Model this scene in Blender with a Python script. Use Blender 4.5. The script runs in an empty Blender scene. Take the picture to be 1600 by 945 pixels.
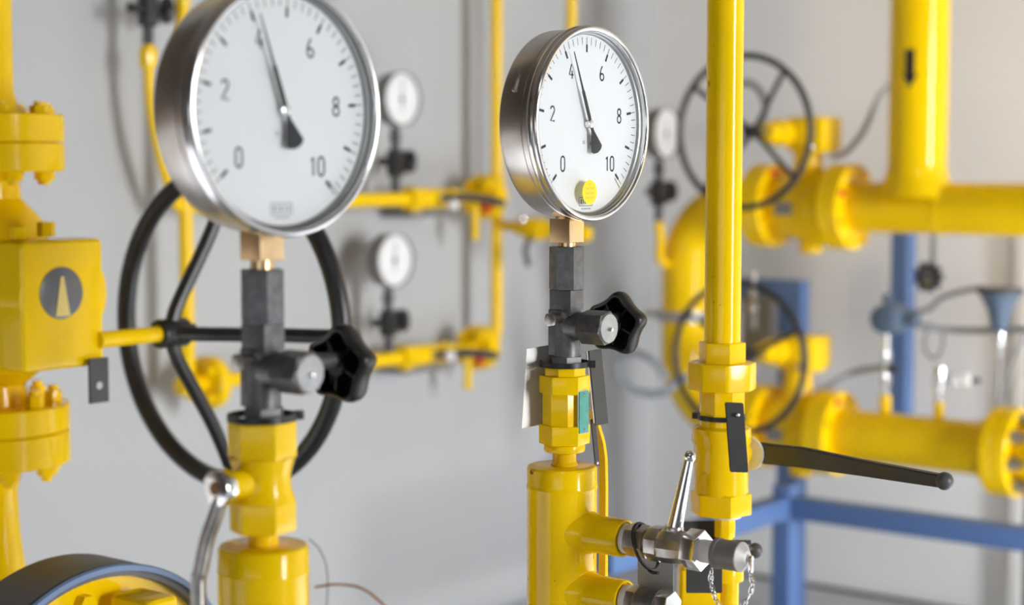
import bpy, bmesh, math, random
from mathutils import Vector, Matrix
random.seed(7)
PI = math.pi
sc = bpy.context.scene
COL = sc.collection

# ------------------------------------------------------------------ camera
# world axes follow the room: +X is the normal of the left wall, -Y the normal of the right wall
F = 2750.0
YAW = math.radians(38.3)
PITCH = math.radians(4.6)
CAM = Vector((0, 0, 0.965))
cy_, sy_ = math.cos(YAW), math.sin(YAW)
RIGHT = Vector((cy_, sy_, 0))
FWDH = Vector((-sy_, cy_, 0))
FWD = FWDH * math.cos(PITCH) + Vector((0, 0, -math.sin(PITCH)))
UPV = FWDH * math.sin(PITCH) + Vector((0, 0, math.cos(PITCH)))

def ray(px, py):
    return RIGHT * ((px - 800) / F) + UPV * ((472.5 - py) / F) + FWD
def at(px, py, d): return CAM + ray(px, py) * d
def hitX(px, py, x):
    r = ray(px, py); return CAM + r * ((x - CAM.x) / r.x)
def hitY(px, py, y):
    r = ray(px, py); return CAM + r * ((y - CAM.y) / r.y)
def hitZ(px, py, z):
    r = ray(px, py); return CAM + r * ((z - CAM.z) / r.z)
def proj(p):
    v = Vector(p) - CAM; d = v.dot(FWD)
    return 800 + F * v.dot(RIGHT) / d, 472.5 - F * v.dot(UPV) / d, d

cam_d = bpy.data.cameras.new('camera')
cam_d.sensor_width = 36.0
cam_d.lens = 36.0 * F / 1600.0
cam_d.clip_start = 0.02
cam = bpy.data.objects.new('camera', cam_d)
COL.objects.link(cam)
cam.matrix_world = Matrix((
    (RIGHT.x, UPV.x, -FWD.x, CAM.x),
    (RIGHT.y, UPV.y, -FWD.y, CAM.y),
    (RIGHT.z, UPV.z, -FWD.z, CAM.z),
    (0, 0, 0, 1)))
sc.camera = cam
cam_d.dof.use_dof = True
cam_d.dof.focus_distance = 1.52
cam_d.dof.aperture_fstop = 3.9
cam_d.dof.aperture_blades = 0

# ------------------------------------------------------------------ materials
def mat(name, col, rough=0.5, metal=0.0, spec=0.5, var=0.0, vscale=20.0, bump=0.0, bscale=200.0, coat=0.0, aniso=0.0, dark=None, dscale=60, dthr=0.68):
    m = bpy.data.materials.new(name); m.use_nodes = True
    nt = m.node_tree; b = nt.nodes['Principled BSDF']
    b.inputs['Base Color'].default_value = (*col, 1)
    b.inputs['Roughness'].default_value = rough
    b.inputs['Metallic'].default_value = metal
    b.inputs['Specular IOR Level'].default_value = spec
    b.inputs['Coat Weight'].default_value = coat
    b.inputs['Coat Roughness'].default_value = 0.06
    if aniso: b.inputs['Anisotropic'].default_value = aniso
    tc = nt.nodes.new('ShaderNodeTexCoord')
    last = None
    if var > 0:
        n = nt.nodes.new('ShaderNodeTexNoise'); n.inputs['Scale'].default_value = vscale; n.inputs['Detail'].default_value = 5
        nt.links.new(tc.outputs['Object'], n.inputs['Vector'])
        r = nt.nodes.new('ShaderNodeMapRange')
        r.inputs['From Min'].default_value = 0.3; r.inputs['From Max'].default_value = 0.7
        r.inputs['To Min'].default_value = 1 - var; r.inputs['To Max'].default_value = 1 + var
        nt.links.new(n.outputs['Fac'], r.inputs['Value'])
        mx = nt.nodes.new('ShaderNodeVectorMath'); mx.operation = 'SCALE'
        mx.inputs[0].default_value = col
        nt.links.new(r.outputs['Result'], mx.inputs['Scale'])
        nt.links.new(mx.outputs['Vector'], b.inputs['Base Color']); last = mx.outputs['Vector']
    if dark is not None:                     # small chips and specks of dirt
        n = nt.nodes.new('ShaderNodeTexNoise'); n.inputs['Scale'].default_value = dscale; n.inputs['Detail'].default_value = 3
        nt.links.new(tc.outputs['Object'], n.inputs['Vector'])
        r = nt.nodes.new('ShaderNodeMapRange')
        r.inputs['From Min'].default_value = dthr; r.inputs['From Max'].default_value = dthr + 0.04
        nt.links.new(n.outputs['Fac'], r.inputs['Value'])
        mi = nt.nodes.new('ShaderNodeMix'); mi.data_type = 'RGBA'
        nt.links.new(r.outputs['Result'], mi.inputs[0])
        if last: nt.links.new(last, mi.inputs[6])
        else: mi.inputs[6].default_value = (*col, 1)
        mi.inputs[7].default_value = (*dark, 1)
        nt.links.new(mi.outputs[2], b.inputs['Base Color'])
    if bump > 0:
        n = nt.nodes.new('ShaderNodeTexNoise'); n.inputs['Scale'].default_value = bscale; n.inputs['Detail'].default_value = 3
        nt.links.new(tc.outputs['Object'], n.inputs['Vector'])
        bp = nt.nodes.new('ShaderNodeBump'); bp.inputs['Strength'].default_value = bump; bp.inputs['Distance'].default_value = 0.001
        nt.links.new(n.outputs['Fac'], bp.inputs['Height'])
        nt.links.new(bp.outputs['Normal'], b.inputs['Normal'])
    return m

M = {}
YC = (0.93, 0.60, 0.002)
M['yellow'] = mat('yellow_gloss_paint', YC, 0.14, spec=0.27, var=0.05, vscale=14, bump=0.12, bscale=55)
M['yellow_chip'] = mat('yellow_paint_with_specks', YC, 0.12, spec=0.27, var=0.06, vscale=18, bump=0.15, bscale=70, dark=(0.25, 0.13, 0.01), dscale=95, dthr=0.70)
M['steel'] = mat('brushed_stainless', (0.60, 0.57, 0.54), 0.27, 1.0, var=0.08, vscale=60)
M['bezel'] = mat('polished_stainless', (0.80, 0.80, 0.80), 0.16, 1.0)
M['chrome'] = mat('bright_chrome', (0.82, 0.82, 0.83), 0.10, 1.0)
M['nickel'] = mat('dull_nickel', (0.50, 0.47, 0.44), 0.30, 1.0, var=0.15, vscale=120)
M['gunmetal'] = mat('phosphated_steel', (0.15, 0.15, 0.152), 0.46, 0.7, var=0.22, vscale=150, bump=0.15, bscale=300)
M['gunlight'] = mat('bare_grey_steel', (0.40, 0.40, 0.40), 0.38, 0.9, var=0.12, vscale=100)
M['brass'] = mat('brass', (0.78, 0.55, 0.30), 0.30, 1.0, var=0.06, vscale=80)
M['black'] = mat('black_plastic', (0.012, 0.012, 0.013), 0.38, spec=0.45, var=0.1, vscale=60)
M['iron'] = mat('black_enamelled_iron', (0.022, 0.022, 0.024), 0.33, spec=0.5, var=0.2, vscale=40)
M['tag_dark'] = mat('dark_grey_tag', (0.045, 0.045, 0.047), 0.5, var=0.1, vscale=60)
M['alu'] = mat('aluminium_sheet', (0.55, 0.54, 0.53), 0.55, 0.55, var=0.05, vscale=30)
M['white'] = mat('white_enamel', (0.82, 0.825, 0.83), 0.45, spec=0.3)
M['ptfe'] = mat('thread_tape', (0.74, 0.72, 0.70), 0.55, var=0.06, vscale=200)
M['ink'] = mat('dial_ink', (0.02, 0.02, 0.025), 0.6, spec=0.2)
M['ink_blue'] = mat('dial_print_blue_grey', (0.16, 0.19, 0.27), 0.6, spec=0.2)
M['pointer'] = mat('pointer_black', (0.015, 0.015, 0.018), 0.5, spec=0.3)
M['sticker'] = mat('sticker_yellow', (0.90, 0.72, 0.0), 0.5)
M['sticker_line'] = mat('sticker_orange_print', (0.86, 0.48, 0.10), 0.5)
M['blue'] = mat('blue_frame_paint', (0.10, 0.185, 0.41), 0.38, var=0.05, vscale=12)
M['bluegrey'] = mat('blue_grey_housing', (0.095, 0.14, 0.205), 0.4, var=0.05, vscale=30)
M['green'] = mat('teal_label', (0.07, 0.33, 0.26), 0.45, var=0.12, vscale=120)
M['red'] = mat('red_marker', (0.75, 0.06, 0.03), 0.45)
M['cable'] = mat('grey_cable', (0.30, 0.31, 0.33), 0.5)
M['dull_steel'] = mat('dull_base_steel', (0.20, 0.20, 0.20), 0.55, 0.6, var=0.15, vscale=120)
M['shell'] = mat('grey_housing_shell', (0.13, 0.13, 0.135), 0.5)
M['rimblue'] = mat('blue_rim_paint', (0.15, 0.23, 0.40), 0.35)
M['tag_grey'] = mat('grey_tag_sheet', (0.30, 0.295, 0.29), 0.55, 0.3, var=0.05, vscale=30)
M['bore'] = mat('shaded_steel_bore', (0.28, 0.28, 0.28), 0.35, 1.0)
M['hose'] = mat('pale_blue_tubing', (0.40, 0.45, 0.52), 0.35)
M['rust'] = mat('rust', (0.30, 0.13, 0.04), 0.7, var=0.3, vscale=150)
M['greybox'] = mat('grey_instrument', (0.20, 0.19, 0.185), 0.45)
M['darkgrey'] = mat('dark_grey_lacquer', (0.07, 0.07, 0.072), 0.45)
M['frontlens'] = mat('indicator_window_grey', (0.13, 0.13, 0.14), 0.25)
M['pale_yellow'] = mat('pale_yellow_pointer', (0.80, 0.62, 0.18), 0.4)
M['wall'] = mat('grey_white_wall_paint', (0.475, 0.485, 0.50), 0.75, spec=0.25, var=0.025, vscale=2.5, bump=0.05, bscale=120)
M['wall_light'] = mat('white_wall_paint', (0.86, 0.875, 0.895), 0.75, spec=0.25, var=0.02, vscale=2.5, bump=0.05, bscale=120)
M['boards'] = mat('brown_wall_boards', (0.15, 0.115, 0.09), 0.6, var=0.2, vscale=6)
M['wall_dim'] = mat('grey_rear_wall_paint', (0.30, 0.29, 0.28), 0.8, var=0.03, vscale=3)
M['floor'] = mat('blue_grey_floor_coating', (0.50, 0.52, 0.56), 0.45, var=0.05, vscale=4)
M['ceil'] = mat('brown_grey_ceiling', (0.27, 0.22, 0.18), 0.8, var=0.06, vscale=3)
M['trim_glint_white'] = mat('white_gloss_trim', (0.82, 0.82, 0.82), 0.25)  # white trim; also colours the parts that stand in for highlights
# clear cover of the gauges: see-through with a faint surface reflection
g = bpy.data.materials.new('clear_gauge_glass'); g.use_nodes = True
nt = g.node_tree; nt.nodes.clear()
o_ = nt.nodes.new('ShaderNodeOutputMaterial'); t_ = nt.nodes.new('ShaderNodeBsdfTransparent')
gl = nt.nodes.new('ShaderNodeBsdfGlossy'); gl.inputs['Roughness'].default_value = 0.03
fr = nt.nodes.new('ShaderNodeFresnel'); fr.inputs['IOR'].default_value = 1.28
mx = nt.nodes.new('ShaderNodeMixShader')
t_.inputs['Color'].default_value = (0.985, 0.99, 0.99, 1)
ge = nt.nodes.new('ShaderNodeNewGeometry'); iv = nt.nodes.new('ShaderNodeMath'); iv.operation = 'SUBTRACT'; iv.inputs[0].default_value = 1.0
ml = nt.nodes.new('ShaderNodeMath'); ml.operation = 'MULTIPLY'
nt.links.new(ge.outputs['Backfacing'], iv.inputs[1]); nt.links.new(iv.outputs[0], ml.inputs[0]); nt.links.new(fr.outputs[0], ml.inputs[1])
nt.links.new(ml.outputs[0], mx.inputs[0]); nt.links.new(t_.outputs[0], mx.inputs[1]); nt.links.new(gl.outputs[0], mx.inputs[2])
nt.links.new(mx.outputs[0], o_.inputs['Surface'])
M['glass'] = g

# ------------------------------------------------------------------ mesh building
AX = {'x': Vector((1, 0, 0)), '-x': Vector((-1, 0, 0)), 'y': Vector((0, 1, 0)), '-y': Vector((0, -1, 0)), 'z': Vector((0, 0, 1)), '-z': Vector((0, 0, -1))}
def basis(a):
    a = AX[a] if isinstance(a, str) else Vector(a).normalized()
    ref = Vector((0, 0, 1)) if abs(a.z) < 0.9 else Vector((1, 0, 0))
    if abs(a.z) > 0.9:
        e1 = (ref - a * ref.dot(a)).normalized(); e2 = a.cross(e1)
    else:
        e2 = (ref - a * ref.dot(a)).normalized(); e1 = e2.cross(a)   # e2 up, e1 horizontal
    return e1, e2, a

class MB:
    def __init__(s): s.bm = bmesh.new()
    def V(s, p): return s.bm.verts.new(p)
    def Fc(s, vs):
        try: return s.bm.faces.new(vs)
        except ValueError: return None
    def lathe(s, prof, o, ax='z', n=40):
        o = Vector(o); e1, e2, a = basis(ax); rings = []
        for r, h in prof:
            if r < 1e-7: rings.append([s.V(o + a * h)])
            else: rings.append([s.V(o + a * h + (e1 * math.cos(2 * PI * i / n) + e2 * math.sin(2 * PI * i / n)) * r) for i in range(n)])
        for A, B in zip(rings, rings[1:]):
            for i in range(n):
                j = (i + 1) % n
                if len(A) == 1 and len(B) == 1: continue
                if len(A) == 1: s.Fc([A[0], B[j], B[i]])
                elif len(B) == 1: s.Fc([A[i], A[j], B[0]])
                else: s.Fc([A[i], A[j], B[j], B[i]])
        return s
    def ring_lathe(s, prof, o, ax='z', n=48):      # closed profile
        return s.lathe(list(prof) + [prof[0]], o, ax, n)
    def cyl(s, o, ax, r, h0, h1, n=32, bev=0.0, r2=None):
        r2 = r if r2 is None else r2
        if bev > 0:
            b = bev
            return s.lathe([(0, h0), (r - b, h0), (r - b * .3, h0 + b * .3), (r, h0 + b), (r2, h1 - b), (r2 - b * .3, h1 - b * .3), (r2 - b, h1), (0, h1)], o, ax, n)
        return s.lathe([(0, h0), (r, h0), (r2, h1), (0, h1)], o, ax, n)
    def rod(s, p, q, r, r2=None, n=16):
        p = Vector(p); q = Vector(q); return s.cyl(p, q - p, r, 0, (q - p).length, n, 0, r2)
    def poly(s, pts, o, ax, h0, h1, bev=0.0):
        o = Vector(o); e1, e2, a = basis(ax)
        A = [s.V(o + e1 * x + e2 * y + a * h0) for x, y in pts]
        B = [s.V(o + e1 * x + e2 * y + a * h1) for x, y in pts]
        n = len(pts); fs = [s.Fc(list(reversed(A))), s.Fc(B)]
        for i in range(n): fs.append(s.Fc([A[i], A[(i + 1) % n], B[(i + 1) % n], B[i]]))
        if bev > 0:
            es = list({e for f in fs if f for e in f.edges})
            bmesh.ops.bevel(s.bm, geom=es, offset=bev, segments=2, profile=0.6, affect='EDGES')
        return s
    def ngon(s, o, ax, R, h0, h1, n=6, rot=0.0, bev=0.0006):
        r = math.radians(rot)
        return s.poly([(R * math.cos(r + 2 * PI * i / n), R * math.sin(r + 2 * PI * i / n)) for i in range(n)], o, ax, h0, h1, bev)
    def box(s, c, d, bev=0.0, rot=None):
        c = Vector(c); v = []
        for z in (-1, 1):
            for x, y in ((-1, -1), (1, -1), (1, 1), (-1, 1)):
                p = Vector((x * d[0] / 2, y * d[1] / 2, z * d[2] / 2))
                if rot is not None: p = rot @ p
                v.append(s.V(c + p))
        fs = [s.Fc([v[i] for i in f]) for f in ((3, 2, 1, 0), (4, 5, 6, 7), (0, 1, 5, 4), (1, 2, 6, 5), (2, 3, 7, 6), (3, 0, 4, 7))]
        if bev > 0:
            bmesh.ops.bevel(s.bm, geom=list({e for f in fs for e in f.edges}), offset=bev, segments=3, profile=0.6, affect='EDGES')
        return s
    def tube(s, pts, r, n=12, sub=0, closed=False, radii=None):
        P = [Vector(p) for p in pts]
        if sub: P = spline(P, sub, closed)
        m = len(P); rings = []; prev = None
        for i in range(m):
            if closed: t = P[(i + 1) % m] - P[i - 1]
            else: t = P[min(i + 1, m - 1)] - P[max(i - 1, 0)]
            t.normalize()
            if prev is None:
                e1 = basis(t)[0]
            else:
                e1 = prev - t * prev.dot(t)
                if e1.length < 1e-6: e1 = basis(t)[0]
                e1.normalize()
            prev = e1; e2 = t.cross(e1)
            rr = radii[i] if radii else r
            rings.append([s.V(P[i] + (e1 * math.cos(2 * PI * k / n) + e2 * math.sin(2 * PI * k / n)) * rr) for k in range(n)])
        pairs = list(zip(rings, rings[1:])) + ([(rings[-1], rings[0])] if closed else [])
        for A, B in pairs:
            for k in range(n): s.Fc([A[k], A[(k + 1) % n], B[(k + 1) % n], B[k]])
        if not closed:
            s.Fc(list(reversed(rings[0]))); s.Fc(rings[-1])
        return s
    def torus(s, o, ax, R, r, n=48, m=12, flat=1.0):
        return s.ring_lathe([(R + r * math.cos(2 * PI * k / m), r * flat * math.sin(2 * PI * k / m)) for k in range(m)], o, ax, n)
    def ball(s, o, r, n=20, ax='z', sq=1.0):
        k = n // 2
        return s.lathe([(r * math.sin(PI * i / k) if 0 < i < k else 0, -r * sq * math.cos(PI * i / k)) for i in range(k + 1)], o, ax, n)

def spline(P, sub, closed=False):
    out = []; n = len(P)
    rng = range(n) if closed else range(n - 1)
    for i in rng:
        if closed: a, b, c, d = P[i - 1], P[i], P[(i + 1) % n], P[(i + 2) % n]
        else:
            b, c = P[i], P[i + 1]
            a = P[i - 1] if i > 0 else b * 2 - c
            d = P[i + 2] if i + 2 < n else c * 2 - b
        for k in range(sub):
            t = k / sub
            out.append(0.5 * ((2 * b) + (c - a) * t + (2 * a - 5 * b + 4 * c - d) * t * t + (3 * b - a - 3 * c + d) * t ** 3))
    if not closed: out.append(P[-1].copy())
    return out

def arc(c, e1, e2, r, a0, a1, n=12):
    return [Vector(c) + (Vector(e1) * math.cos(math.radians(a0 + (a1 - a0) * i / n)) + Vector(e2) * math.sin(math.radians(a0 + (a1 - a0) * i / n))) * r for i in range(n + 1)]

def root_of(o):
    while o.parent: o = o.parent
    return o

def obj(name, mb, m, parent=None, loc=None, label=None, sharp=32, cat=None, group=None, kind=None):
    """links the shapes gathered in mb (world coordinates) as ONE mesh object"""
    bm = mb.bm
    bmesh.ops.recalc_face_normals(bm, faces=bm.faces)
    base = Vector(root_of(parent).location) if parent else Vector(loc if loc is not None else (0, 0, 0))
    bmesh.ops.translate(bm, verts=bm.verts, vec=-base)
    for f in bm.faces: f.smooth = True
    lim = math.radians(sharp)
    for e in bm.edges:
        if len(e.link_faces) == 2:
            try:
                if e.calc_face_angle() > lim: e.smooth = False
            except ValueError: pass
    me = bpy.data.meshes.new(name); bm.to_mesh(me); bm.free()
    me.materials.append(M[m])
    o = bpy.data.objects.new(name, me); COL.objects.link(o)
    if parent: o.parent = parent
    else: o.location = base
    if label: o['label'] = label
    if cat: o['category'] = cat
    if group: o['group'] = group
    if kind: o['kind'] = kind
    return o

def thing(name, label, cat, loc, group=None):
    o = bpy.data.objects.new(name, None); COL.objects.link(o)
    o.empty_display_size = 0.05
    o.location = Vector(loc); o['label'] = label; o['category'] = cat
    if group: o['group'] = group
    return o

def dup(root, loc, label, rotz=0.0, drop=(), group=None):
    r = root.copy(); COL.objects.link(r); r.location = Vector(loc); r.rotation_euler = (0, 0, rotz); r['label'] = label
    if group: r['group'] = group
    for ch in list(root.children):
        if ch.name.split('.')[0] in drop: continue
        c = ch.copy(); COL.objects.link(c); c.parent = r
        for g_ in list(ch.children):
            d = g_.copy(); COL.objects.link(d); d.parent = c
    return r

# ------------------------------------------------------------------ the room
XL, YR = -2.353, 3.522
XF, YB, ZC = 4.0, -3.4, 3.0
T = 0.15
def struct(name, mb, m): return obj(name, mb, m, kind='structure')
struct('floor', MB().box(((XL + XF) / 2, (YB + YR) / 2, -T / 2), (XF - XL + 2 * T, YR - YB + 2 * T, T)), 'floor')
struct('ceiling', MB().box(((XL + XF) / 2, (YB + YR) / 2, ZC + T / 2), (XF - XL + 2 * T, YR - YB + 2 * T, T)), 'ceil')
YM = 0.95                                     # the left wall is grey up to here and clad in brown boards behind the camera
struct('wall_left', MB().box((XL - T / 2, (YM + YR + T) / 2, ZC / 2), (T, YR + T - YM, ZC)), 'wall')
struct('wall_left_rear', MB().box((XL - T / 2, (YB - T + YM) / 2, ZC / 2), (T, YM - YB + T, ZC)), 'boards')
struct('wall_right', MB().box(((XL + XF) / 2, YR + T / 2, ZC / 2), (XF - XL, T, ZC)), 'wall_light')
# back wall (behind the camera) with an opening added for a fill light
WB = (-1.0, 3.0, 0.15, 1.25)
wb = MB()
wb.box(((XL + WB[0]) / 2, YB - T / 2, ZC / 2), (WB[0] - XL, T, ZC)).box(((WB[1] + XF) / 2, YB - T / 2, ZC / 2), (XF - WB[1], T, ZC))
wb.box(((WB[0] + WB[1]) / 2, YB - T / 2, WB[2] / 2), (WB[1] - WB[0], T, WB[2])).box(((WB[0] + WB[1]) / 2, YB - T / 2, (WB[3] + ZC) / 2), (WB[1] - WB[0], T, ZC - WB[3]))
struct('wall_back', wb, 'wall_dim')
# wall opposite the left wall with a tall open gateway
DY0, DY1, DZ = 1.2, 2.15, 2.2
wf = MB()
wf.box((XF + T / 2, (YB + DY0) / 2, ZC / 2), (T, DY0 - YB, ZC)).box((XF + T / 2, (DY1 + YR) / 2, ZC / 2), (T, YR - DY1, ZC)).box((XF + T / 2, (DY0 + DY1) / 2, (DZ + ZC) / 2), (T, DY1 - DY0, ZC - DZ))
struct('wall_front', wf, 'wall_dim')

def area(name, loc, rot, sx, sy, power, col=(1, 1, 1), spread=PI):
    l = bpy.data.lights.new(name, 'AREA'); l.shape = 'RECTANGLE'; l.size = sx; l.size_y = sy
    l.energy = power; l.color = col; l.spread = spread
    o = bpy.data.objects.new(name, l); COL.objects.link(o); o.location = loc; o.rotation_euler = rot
    return o
area('gateway_daylight', (XF + 0.27, (DY0 + DY1) / 2, DZ / 2), (0, math.radians(90 - 20), math.radians(-14)), DZ - 0.06, DY1 - DY0 - 0.02, 80, (0.985, 0.995, 1.0), math.radians(84))
area('window_daylight', ((WB[0] + WB[1]) / 2, YB - 0.09, (WB[2] + WB[3]) / 2), (PI / 2 - math.radians(8), 0, 0), WB[1] - WB[0] - 0.02, WB[3] - WB[2] - 0.02, 4, (0.97, 0.985, 1.0), math.radians(120))  # unseen fill for the right wall, set in the added opening
struct('window_1', MB().box((XL + .008, .10, .66), (.016, 1.30, .04), .003).box((XL + .008, .10, .05), (.016, 1.30, .04), .003).box((XL + .008, -.53, .355), (.016, .04, .60), .003).box((XL + .008, .73, .355), (.016, .04, .60), .003), 'trim_glint_white')  # bare frame added round the low fill light; the wall behind is solid
area('side_door_daylight', (XL + 0.012, 0.10, 0.36), (0, -PI / 2, 0), 0.56, 1.2, 1.1, (0.97, 0.985, 1.0))  # unseen area light added for the case highlight and the right wall
sp = bpy.data.lights.new('ceiling_downlight', 'SPOT'); sp.energy = 1000; sp.spot_size = math.radians(38); sp.spot_blend = 0.4; sp.shadow_soft_size = 0.06  # unseen spot added so the gauge case reflects a bright floor patch
so = bpy.data.objects.new('ceiling_downlight', sp); COL.objects.link(so); so.location = (-1.75, -0.25, 2.92)
sq = bpy.data.lights.new('side_downlight', 'SPOT'); sq.energy = 2000; sq.spot_size = math.radians(36); sq.spot_blend = 0.3; sq.shadow_soft_size = 0.08; sq.color = (0.97, 0.985, 1.0)  # unseen spot added to bounce light off the floor onto the right wall
sqo = bpy.data.objects.new('side_downlight', sq); COL.objects.link(sqo); sqo.location = (-0.15, 2.7, 2.92)
wl = bpy.data.lights.new('warm_ceiling_lamp', 'SPOT'); wl.energy = 80; wl.color = (1.0, 0.66, 0.34); wl.spot_size = math.radians(40); wl.spot_blend = 0.35; wl.shadow_soft_size = 0.12
wo = bpy.data.objects.new('warm_ceiling_lamp', wl); COL.objects.link(wo); wo.location = (0.7, 1.5, 2.85)
wo.rotation_euler = (Vector((-0.75, 3.5, 1.75)) - Vector(wo.location)).to_track_quat('-Z', 'Y').to_euler()
ww = bpy.data.lights.new('ceiling_wash_lamp', 'SPOT'); ww.energy = 30; ww.color = (0.97, 0.985, 1.0); ww.spot_size = math.radians(56); ww.spot_blend = 0.9; ww.shadow_soft_size = 0.30  # unseen soft spot added to fill the right wall
wwo = bpy.data.objects.new('ceiling_wash_lamp', ww); COL.objects.link(wwo); wwo.location = (0.5, -0.4, 2.6)
wwo.rotation_euler = (Vector((-1.0, 3.5, 0.35)) - Vector(wwo.location)).to_track_quat('-Z', 'Y').to_euler()
w = bpy.data.worlds.new('sky'); sc.world = w; w.use_nodes = True
w.node_tree.nodes['Background'].inputs[0].default_value = (0.85, 0.92, 1.0, 1); w.node_tree.nodes['Background'].inputs[1].default_value = 1.0

# ------------------------------------------------------------------ dial lettering (strokes)
def ribbon(mb, pts, w_, place, h):
    """a flat stroke of width w_ along 2-D points, set on a plane by place(u, v, h)"""
    n = len(pts)
    L, R_ = [], []
    for i in range(n):
        a = Vector(pts[max(i - 1, 0)]); b = Vector(pts[min(i + 1, n - 1)])
        t = (b - a); t.normalize(); nn = Vector((-t.y, t.x)) * (w_ / 2)
        p = Vector(pts[i]); L.append(p + nn); R_.append(p - nn)
    for i in range(n - 1):
        q = [L[i], L[i + 1], R_[i + 1], R_[i]]
        mb.Fc([mb.V(place(c.x, c.y, h)) for c in q])
def arc2(cx, cy, rx, ry, a0, a1, n=10):
    return [(cx + rx * math.cos(math.radians(a0 + (a1 - a0) * i / n)), cy + ry * math.sin(math.radians(a0 + (a1 - a0) * i / n))) for i in range(n + 1)]
DIG = {   # strokes in a box 0.5 wide, 1 high, centred on 0,0
    '0': [arc2(0, .25, .22, .24, 0, 180) + arc2(0, -.25, .22, .24, 180, 360) + [(.22, .25)]],
    '1': [[(-.12, .32), (.06, .49), (.06, -.49)]],
    '2': [arc2(0, .26, .22, .23, 170, -30) + [(-.22, -.47), (.24, -.47)]],
    '4': [[(.10, -.49), (.10, .05)], [(.04, .49), (-.23, -.22), (.25, -.22)]],
    '6': [arc2(0, -.25, .22, .23, 0, 360, 16), [(-.22, -.25), (-.22, -.05), (-.12, .25), (.06, .49)]],
    '8': [arc2(0, .26, .20, .22, 0, 360, 16), arc2(0, -.24, .23, .24, 0, 360, 16)],
}
def digits(mb, txt, cu, cv, size, place, h, w_):
    adv = 0.62 * size
    for i, ch in enumerate(txt):
        ox = cu + (i - (len(txt) - 1) / 2) * adv
        for st in DIG[ch]:
            ribbon(mb, [(ox + x * size * 0.95, cv + y * size) for x, y in st], w_, place, h)

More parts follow.
